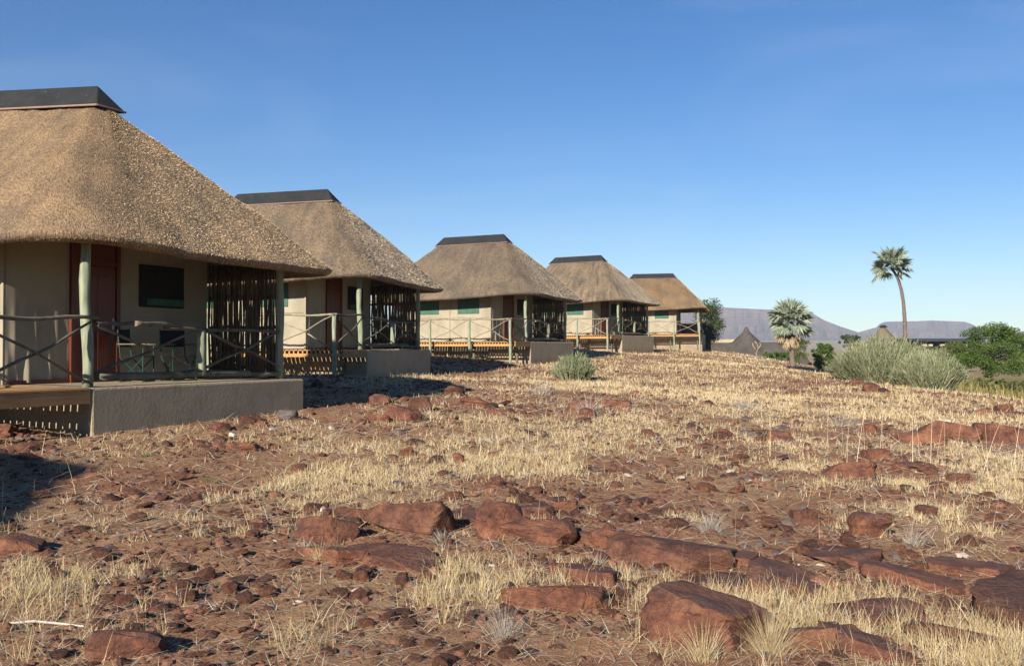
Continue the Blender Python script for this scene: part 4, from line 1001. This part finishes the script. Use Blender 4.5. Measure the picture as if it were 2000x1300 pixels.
# fallen white stick in the lower left
x0, y0 = G(92, 1218); m = MB(); m.tube([(-.22, -.02, 0), (-.08, .0, .012), (.1, -.015, .006), (.24, -.03, 0)], [.007, .008, .007, .005], 6)
link('fallen_stick', m.mesh('stick'), M['whitestone'], loc=(x0, y0, GZ(x0, y0) + .02), rot=(0, 0, R(-6)), label='bleached white stick lying on dark soil at the lower left', cat='stick')

# ================================================================== BUSHES, PALMS, TREES
def euphorbia(name, px, py, wx, h, n, lab, seed, D=None, w=.012, depth=.8):
    """dome of many upright pencil stems, each with side shoots"""
    if D is None: x0, y0 = G(px, py)
    else: y0 = D; x0 = (px - 1000) / FOC * D
    r = np.random.default_rng(seed); z0 = float(ground_base(np.array([x0]), np.array([y0]))[0])
    Vs = []; Fs = []; b = 0
    wid = wx / FOC * y0 / 2
    for k in range(n):
        a = r.uniform(0, 6.283); q = math.sqrt(r.random()); bx0, by0 = math.cos(a) * q * wid * .55, math.sin(a) * q * wid * .55 * depth
        tx, ty = math.cos(a) * q * wid, math.sin(a) * q * wid * depth
        if vnoise(np.array([a * 2.2 + seed]), np.array([q * 3.0 + seed]))[0] < .16: continue
        H = h * (1 - .62 * q ** 2.2) * r.uniform(.80, 1.02) * (1 + (.16 * math.sin(a * 3 + seed) + .12 * math.sin(a * 7 + seed * 2) + .10 * math.sin(tx * 5 + ty * 3)) * (.3 + .7 * q))
        st = np.array([bx0, by0, -.1]); en = np.array([tx, ty, H]) + r.normal(0, .04 * h, 3)
        ns = 3; chains = [(st, en, w)]
        for s in range(2):
            t = r.uniform(.35, .8); p = st + (en - st) * t; e = p + (en - st) * (1 - t) * r.uniform(.6, 1.1) + r.normal(0, .08 * h, 3) * np.array([1, 1, .3]); chains.append((p, e, w * .9))
        for p0, p1, ww in chains:
            mid = (p0 + p1) / 2 + r.normal(0, .035 * h, 3); tri = []
            for p, sc in ((p0, 1.), (mid, 1.), (p1, .7)):
                for j in range(3):
                    th = j * 2.094 + k; tri.append(p + np.array([math.cos(th), math.sin(th), 0]) * ww * sc)
            Vs += tri
            for s in range(2):
                for j in range(3):
                    Fs.append((b + s * 3 + j, b + s * 3 + (j + 1) % 3, b + s * 3 + 3 + (j + 1) % 3, b + s * 3 + 3 + j))
            b += 9
    me = np_mesh('stems', np.array(Vs), np.array(Fs), False)
    root = empty(name, (x0, y0, z0), 0, label=lab, cat='bush', group='grey-green pencil bushes')
    link('stems', me, M['euph'], root)
    return root
euphorbia('pencil_bush', 1120, 742, 92, 1.0, 620, 'small round grey-green pencil-stemmed bush standing alone in front of the middle huts', 1, w=.0095)
euphorbia('pencil_bush', 1722, 745, 215, 2.12, 3200, 'huge grey-green pencil-stemmed bush covering the crest below the tall palm', 2, D=46, w=.014, depth=.6)
euphorbia('pencil_bush', 1812, 758, 150, 1.6, 1900, 'lower greyer right-hand shoulder of the huge pencil-stemmed bush', 3, D=42, w=.012, depth=.7)

def leaf_cloud(clumps, n, size, r, squash=1.0):
    """leaf-sized quads spread through clumps (cx, cy, cz, radius)"""
    C = np.array(clumps, float); wts = C[:, 3] ** 2; i = r.choice(len(C), n, p=wts / wts.sum())
    d = r.normal(0, 1, (n, 3)); d /= np.linalg.norm(d, axis=1)[:, None]
    q = r.random(n) ** .45; p = C[i, :3] + d * (C[i, 3] * q)[:, None] * np.array([1, 1, squash])
    a = r.normal(0, 1, (n, 3)); a /= np.linalg.norm(a, axis=1)[:, None]; b = np.cross(a, r.normal(0, 1, (n, 3))); b /= np.linalg.norm(b, axis=1)[:, None]
    s = (size * r.uniform(.5, 1.3, n))[:, None]
    V = np.stack([p - a * s, p + b * s * .5, p + a * s, p - b * s * .5], 1).reshape(-1, 3)
    return np_mesh('crown', V, np.arange(n * 4).reshape(-1, 4))
def tree(name, px, D, base_py, top_py, wpx, n, size, mat, lab, seed, trunk=.4, low=.25, group='trees and bushes', cat='tree', flat=.75, zoff=0):
    r = np.random.default_rng(seed); x0 = (px - 1000) / FOC * D; y0 = D
    zb = (HOR - base_py) / FOC * D; zt = (HOR - top_py) / FOC * D; h = zt - zb; hw = wpx / FOC * D / 2
    root = empty(name, (x0, y0, zb), 0, label=lab, cat=cat, group=group)
    cl = []
    for k in range(int(46 + hw * 9)):
        a = r.uniform(0, 6.28); q = r.random() ** .5; el = r.uniform(low, 1)
        cr = h * r.uniform(.08, .20)
        env = math.sqrt(max(0, 1 - ((el - low - .3) / .78) ** 2))
        cl.append((math.cos(a) * q * (hw - cr) * env, math.sin(a) * q * (hw - cr) * env, h * el - cr * .8 if el > .8 else h * el, cr))
    link('crown', leaf_cloud(cl, n, size, r, flat), mat, root)
    if trunk:
        m = MB()
        for k in range(7):
            c = cl[int(r.integers(len(cl)))]; t0 = Vector((r.normal(0, .1), r.normal(0, .1), -.3)); t1 = Vector((c[0] * .3, c[1] * .3, h * trunk)); t2 = Vector((c[0], c[1], c[2]))
            m.tube([t0, t1, t2], [.05 * h * .8, .03 * h, .008 * h], 6)
        link('trunk', m.mesh('trunk', smooth=True), M['bark'], root)
    return root
tree('leafy_tree', 1382, 99, 690, 576, 84, 9000, .085, M['leafdark'], 'dark leafy tree right behind the farthest hut', 11, .4, .2)
tree('acacia_tree', 1930, 72, 728, 626, 150, 24000, .065, M['leaf'], 'big rounded bright green tree at the right in the valley', 12, .25, .04)
tree('acacia_tree', 2030, 76, 726, 640, 120, 9000, .07, M['leaf'], 'green tree cut by the right edge behind the big one', 13, .25, .03)
tree('valley_bush', 1868, 84, 722, 664, 70, 9000, .06, M['leafolive'], 'olive bush in the valley left of the big green tree', 14, .3, .05, cat='bush')
tree('valley_bush', 1835, 105, 700, 674, 60, 4000, .08, M['leafolive'], 'low olive bushes in front of the long dark roof', 15, 0, .0, cat='bush')
tree('green_bush', 1607, 74, 718, 668, 62, 9000, .06, M['leaf'], 'bright green bush between the short palm and the huge grey-green bush', 16, 0, .0, cat='bush')
tree('green_bush', 1520, 88, 712, 684, 90, 8000, .06, M['leaf'], 'low green hedge-like bush left of the short palm trunk', 17, 0, .0, cat='bush')
tree('green_bush', 1660, 120, 676, 652, 50, 3000, .09, M['leafdark'], 'small dark bush peeping out behind the huge grey-green bush', 18, 0, .0, cat='bush')
tree('green_bush', 1560, 100, 700, 655, 46, 2500, .08, M['leafolive'], 'straggly olive bush behind the short palm crown', 19, 0, .0, cat='bush')
tree('marsh_bush', 1935, 58, 768, 736, 110, 6000, .05, M['leafolive'], 'low olive rush clump in the marsh below the big green tree', 41, 0, .0, cat='bush')
tree('marsh_bush', 1998, 54, 782, 738, 90, 5000, .05, M['leafolive'], 'yellow-green rush clump in the marsh cut by the right edge', 42, 0, .0, cat='bush')
tree('valley_bush', 1895, 90, 716, 680, 60, 4000, .06, M['leafolive'], 'dusty bush under the left side of the big green tree', 43, 0, .0, cat='bush')
for k, (px, D, b, t, w) in enumerate([(1700, 210, 677, 668, 60), (1950, 240, 672, 664, 70), (1560, 260, 672, 662, 60), (1800, 160, 684, 676, 40), (1990, 120, 700, 676, 60)]):
    tree('far_bush', px, D, b, t, w, 1500, .16, M['leafolive'], ['far scrub behind the round roof cone', 'far scrub beyond the big green tree', 'far scrub behind the short palm', 'scrub dot in the yellow plain', 'scrub behind the marsh by the right edge'][k], 30 + k, 0, 0, cat='bush')

def fan_leaf(seed, dead=False):
    r = np.random.default_rng(seed); V = []; F = []; n = 26
    L = 1.0
    # petiole along +x for .9 m then a folded fan
    pw = .018
    V += [(0, -pw, 0), (0, pw, 0), (.85, pw * .6, .06), (.85, -pw * .6, .06)]; F.append((0, 1, 2, 3))
    for k in range(n):
        a = (k / (n - 1) - .5) * R(250 if not dead else 90); l = (.92 - .22 * abs(a) / 2.2) * r.uniform(.88, 1.08)
        c, s = math.cos(a), math.sin(a); w = .055; b = len(V)
        drop = -.25 * l * r.uniform(.3, 1.2)
        zz = .04 * (1 if k % 2 else -1)
        V += [(.85, 0, .06), (.85 + c * l * .55 - s * w, s * l * .55 + c * w, .06 + zz), (.85 + c * l, s * l, .06 + drop), (.85 + c * l * .55 + s * w, s * l * .55 - c * w, .06 - zz)]
        F.append((b, b + 1, b + 2, b + 3))
    return np_mesh('frond', np.array(V), np.array(F))
LEAF = [fan_leaf(40 + k) for k in range(4)]; DEAD = [fan_leaf(50 + k, True) for k in range(2)]
def palm(px, D, pts, r0, r1, size, nl, ndead, lab, seed, tip_dir=(0, 0, 1), dcol=None):
    """pts: trunk points as (px, py) in the photograph at distance D"""
    r = random.Random(seed)
    W3 = [Vector(((a - 1000) / FOC * D, D, (HOR - b) / FOC * D)) for a, b in pts]
    root = empty('fan_palm', W3[0], 0, label=lab, cat='palm', group='fan palms')
    loc = [p - W3[0] for p in W3]; m = MB(); k = len(loc) - 1
    fine = []; rd = []
    for i in range(k):
        for s in range(4):
            t = s / 4; fine.append(loc[i].lerp(loc[i + 1], t)); rd.append((r0 + (r1 - r0) * (i + t) / k) * (1 + .06 * math.sin(i * 4 + s * 2.1)))
    fine.append(loc[-1]); rd.append(r1)
    m.tube(fine, rd, 10); link('trunk', m.mesh('trunk', smooth=True), M['bark'], root)
    top = loc[-1]
    def q_of(az, el, roll):
        return (Matrix.Rotation(az, 4, 'Z') @ Matrix.Rotation(-el, 4, 'Y') @ Matrix.Rotation(roll, 4, 'X')).to_euler()
    for i in range(nl):
        az = i * 2.399 + r.uniform(-.2, .2); el = R(82 - 118 * (i / nl) ** 1.05 + r.uniform(-8, 8)); s = size * r.uniform(.85, 1.1)
        link('frond', LEAF[i % 4], M['frond'], root, loc=top, rot=q_of(az, el, r.uniform(-.9, .9)), scale=(s, s, s))
    for i in range(ndead):
        az = i * 2.399 + .5; el = R(-50 - r.uniform(0, 34)); s = size * r.uniform(.8, 1.1)
        link('dead_frond', DEAD[i % 2], M['frond_dead'], root, loc=top - Vector((0, 0, .1 * size)), rot=q_of(az, el, r.uniform(-.6, .6)), scale=(s, s, s))
    return root
palm(1548, 66, [(1549, 716), (1547, 700), (1546, 680), (1545, 660), (1545, 640), (1545, 630)], (.20), .14, 1.0, 36, 12, 'short fan palm with a full silvery crown and hanging dead leaves', 2)
palm(1768, 84, [(1769, 740), (1769, 690), (1768, 655), (1767, 620), (1765, 590), (1761, 565), (1755, 545), (1748, 532), (1742, 524)], (.19), .10, 1.20, 24, 0, 'very tall thin fan palm leaning at the top against the sky', 6)
# dead snag left of the short palm
x0, D = (1478 - 1000) / FOC * 80, 80; m = MB(); zb = (HOR - 704) / FOC * D
for p in ([(0, 0, 0), (-.05, 0, .6), (.12, 0, 1.0), (.02, 0, 1.5)], [(.1, 0, .95), (.32, 0, 1.25), (.28, .1, 1.5)], [(.0, 0, .8), (-.3, 0, 1.2), (-.35, 0, 1.45)], [(.02, 0, 1.4), (-.15, .1, 1.6)]):
    m.tube(p, [.07, .05, .04, .02][:len(p)], 6)
link('dead_snag', m.mesh('snag', smooth=True), M['bark_pale'], loc=(x0, D, zb), label='pale leafless snag in front of the grey cone roof', cat='dead tree')

# ---- marsh reeds in the valley
r = np.random.default_rng(77); n = 26000
x = r.uniform(20, 50, n); y = r.uniform(40, 74, n); z = ground_base(x, y); pn = fbm(x * .22, y * .12 + 9, 3)
keep = (z < -2.35) & (pn > .40) & (x / y > .40); x, y, z, pn = x[keep], y[keep], z[keep], pn[keep]
blades('marsh_reeds', x, y, r.uniform(.25, .8, len(x)) * (1 + (pn - .4) * 3), np.full(len(x), .02), np.abs(r.normal(0, .3, len(x))), r, M['reed'], 2, z=z)

# ================================================================== BUILDINGS IN THE DISTANCE
def at(px, py, D): return Vector(((px - 1000) / FOC * D, D, (HOR - py) / FOC * D))
def cone(m, c, r0, r1, h, n=40, z0=0):
    b = len(m.v)
    for k in range(n):
        t = 2 * math.pi * k / n; m.v.append((c[0] + math.cos(t) * r0, c[1] + math.sin(t) * r0, z0))
    for k in range(n):
        t = 2 * math.pi * k / n; m.v.append((c[0] + math.cos(t) * r1, c[1] + math.sin(t) * r1, z0 + h))
    for k in range(n): m.f.append((b + k, b + (k + 1) % n, b + n + (k + 1) % n, b + n + k))
    m.f.append(tuple(b + k for k in range(n))[::-1]); m.f.append(tuple(b + n + k for k in range(n)))
D = 112
root = empty('thatched_lodge', at(1470, 712, D), 0, label='grey thatched lodge with a tall cone roof and a long low wing, behind the crest', cat='lodge')
s = D / FOC
m = MB(); cone(m, (0, 3.0), 80 * s, 4 * s, 74 * s, z0=-6 * s); link('cone_roof', m.mesh('cone'), M['greythatch'], root)
m = MB(); cone(m, (0, 3.0), 6.5 * s, 2 * s, 8 * s, 20, 67 * s); link('roof_tip', m.mesh('tip'), M['greythatch'], root)
m = MB(); m.add([(-100 * s, -1.5, 0), (110 * s, -1.5, 0), (110 * s, 4.5, 0), (-100 * s, 4.5, 0), (-100 * s, 1.5, 45 * s), (84 * s, 1.5, 45 * s)], [(0, 1, 5, 4), (1, 2, 5), (2, 3, 4, 5), (3, 0, 4), (0, 3, 2, 1)])
lw = link('long_roof', m.mesh('wing', bevel=.05), M['greythatch'], root)
m = MB(); m.tube([(-100 * s, 1.5, 45 * s), (-40 * s, 1.5, 45 * s)], .16, 8); link('ridge_cap', m.mesh('rc'), M['palewall'], lw)
D = 135
root = empty('round_hut', at(1725, 700, D), 0, label='brown cone-roofed round hut rising above the huge grey-green bush', cat='hut')
s = D / FOC
m = MB(); cone(m, (0, 0), 38 * s, 3.5 * s, 42 * s, z0=20 * s); ro = link('cone_roof', m.mesh('cone'), M['brownthatch'], root)
m = MB(); cone(m, (0, 0), 8.5 * s, 4 * s, 4.5 * s, 20, 61 * s); link('roof_cap', m.mesh('cap'), M['cap'], ro)
m = MB(); cone(m, (0, 0), 30 * s, 30 * s, 24 * s, z0=-4 * s); link('wall', m.mesh('wall'), M['palewall'], root)
D = 190
root = empty('long_building', at(1835, 680, D), 0, label='long low building with a dark flat roof and pale wall below the right mountain', cat='building')
s = D / FOC
m = MB(); m.box(-75 * s, 72 * s, -2, 8, 14.5 * s, 19 * s); m.box(-60 * s, 60 * s, -2.6, -2.0, 13 * s, 17 * s); link('roof', m.mesh('roof', bevel=.05), M['slate'], root)
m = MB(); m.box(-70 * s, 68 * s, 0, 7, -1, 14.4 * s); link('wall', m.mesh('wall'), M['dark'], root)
for k, (a, b) in enumerate([(-46, -38), (-34, -27), (-12, -4), (0, 9), (14, 22), (30, 40)]):
    m = MB(); m.box(a * s, b * s, -3.2, -2.7, 4 * s, 8 * s); link('parapet', m.mesh('p'), M['palewall'], root)
# pale dry terrace behind the lodge wing
x0, y0 = at(1398, 662, 150).x, 150
m = MB(); m.add([(-12, -8, -3), (12, -8, -3), (14, 14, -3), (-14, 14, -3), (-9, -1, 1.45), (4, -1, 1.55), (6, 8, 1.2), (-11, 8, 1.4)], [(0, 1, 5, 4), (1, 2, 6, 5), (2, 3, 7, 6), (3, 0, 4, 7), (4, 5, 6, 7)])
link('terrain_mound', m.mesh('mound', bevel=.4, seg=3), simple('dry_mound', [(.3, (.36, .25, .14)), (.7, (.52, .40, .24))], .6, bd=.1), loc=(x0, y0, 0), kind='structure')
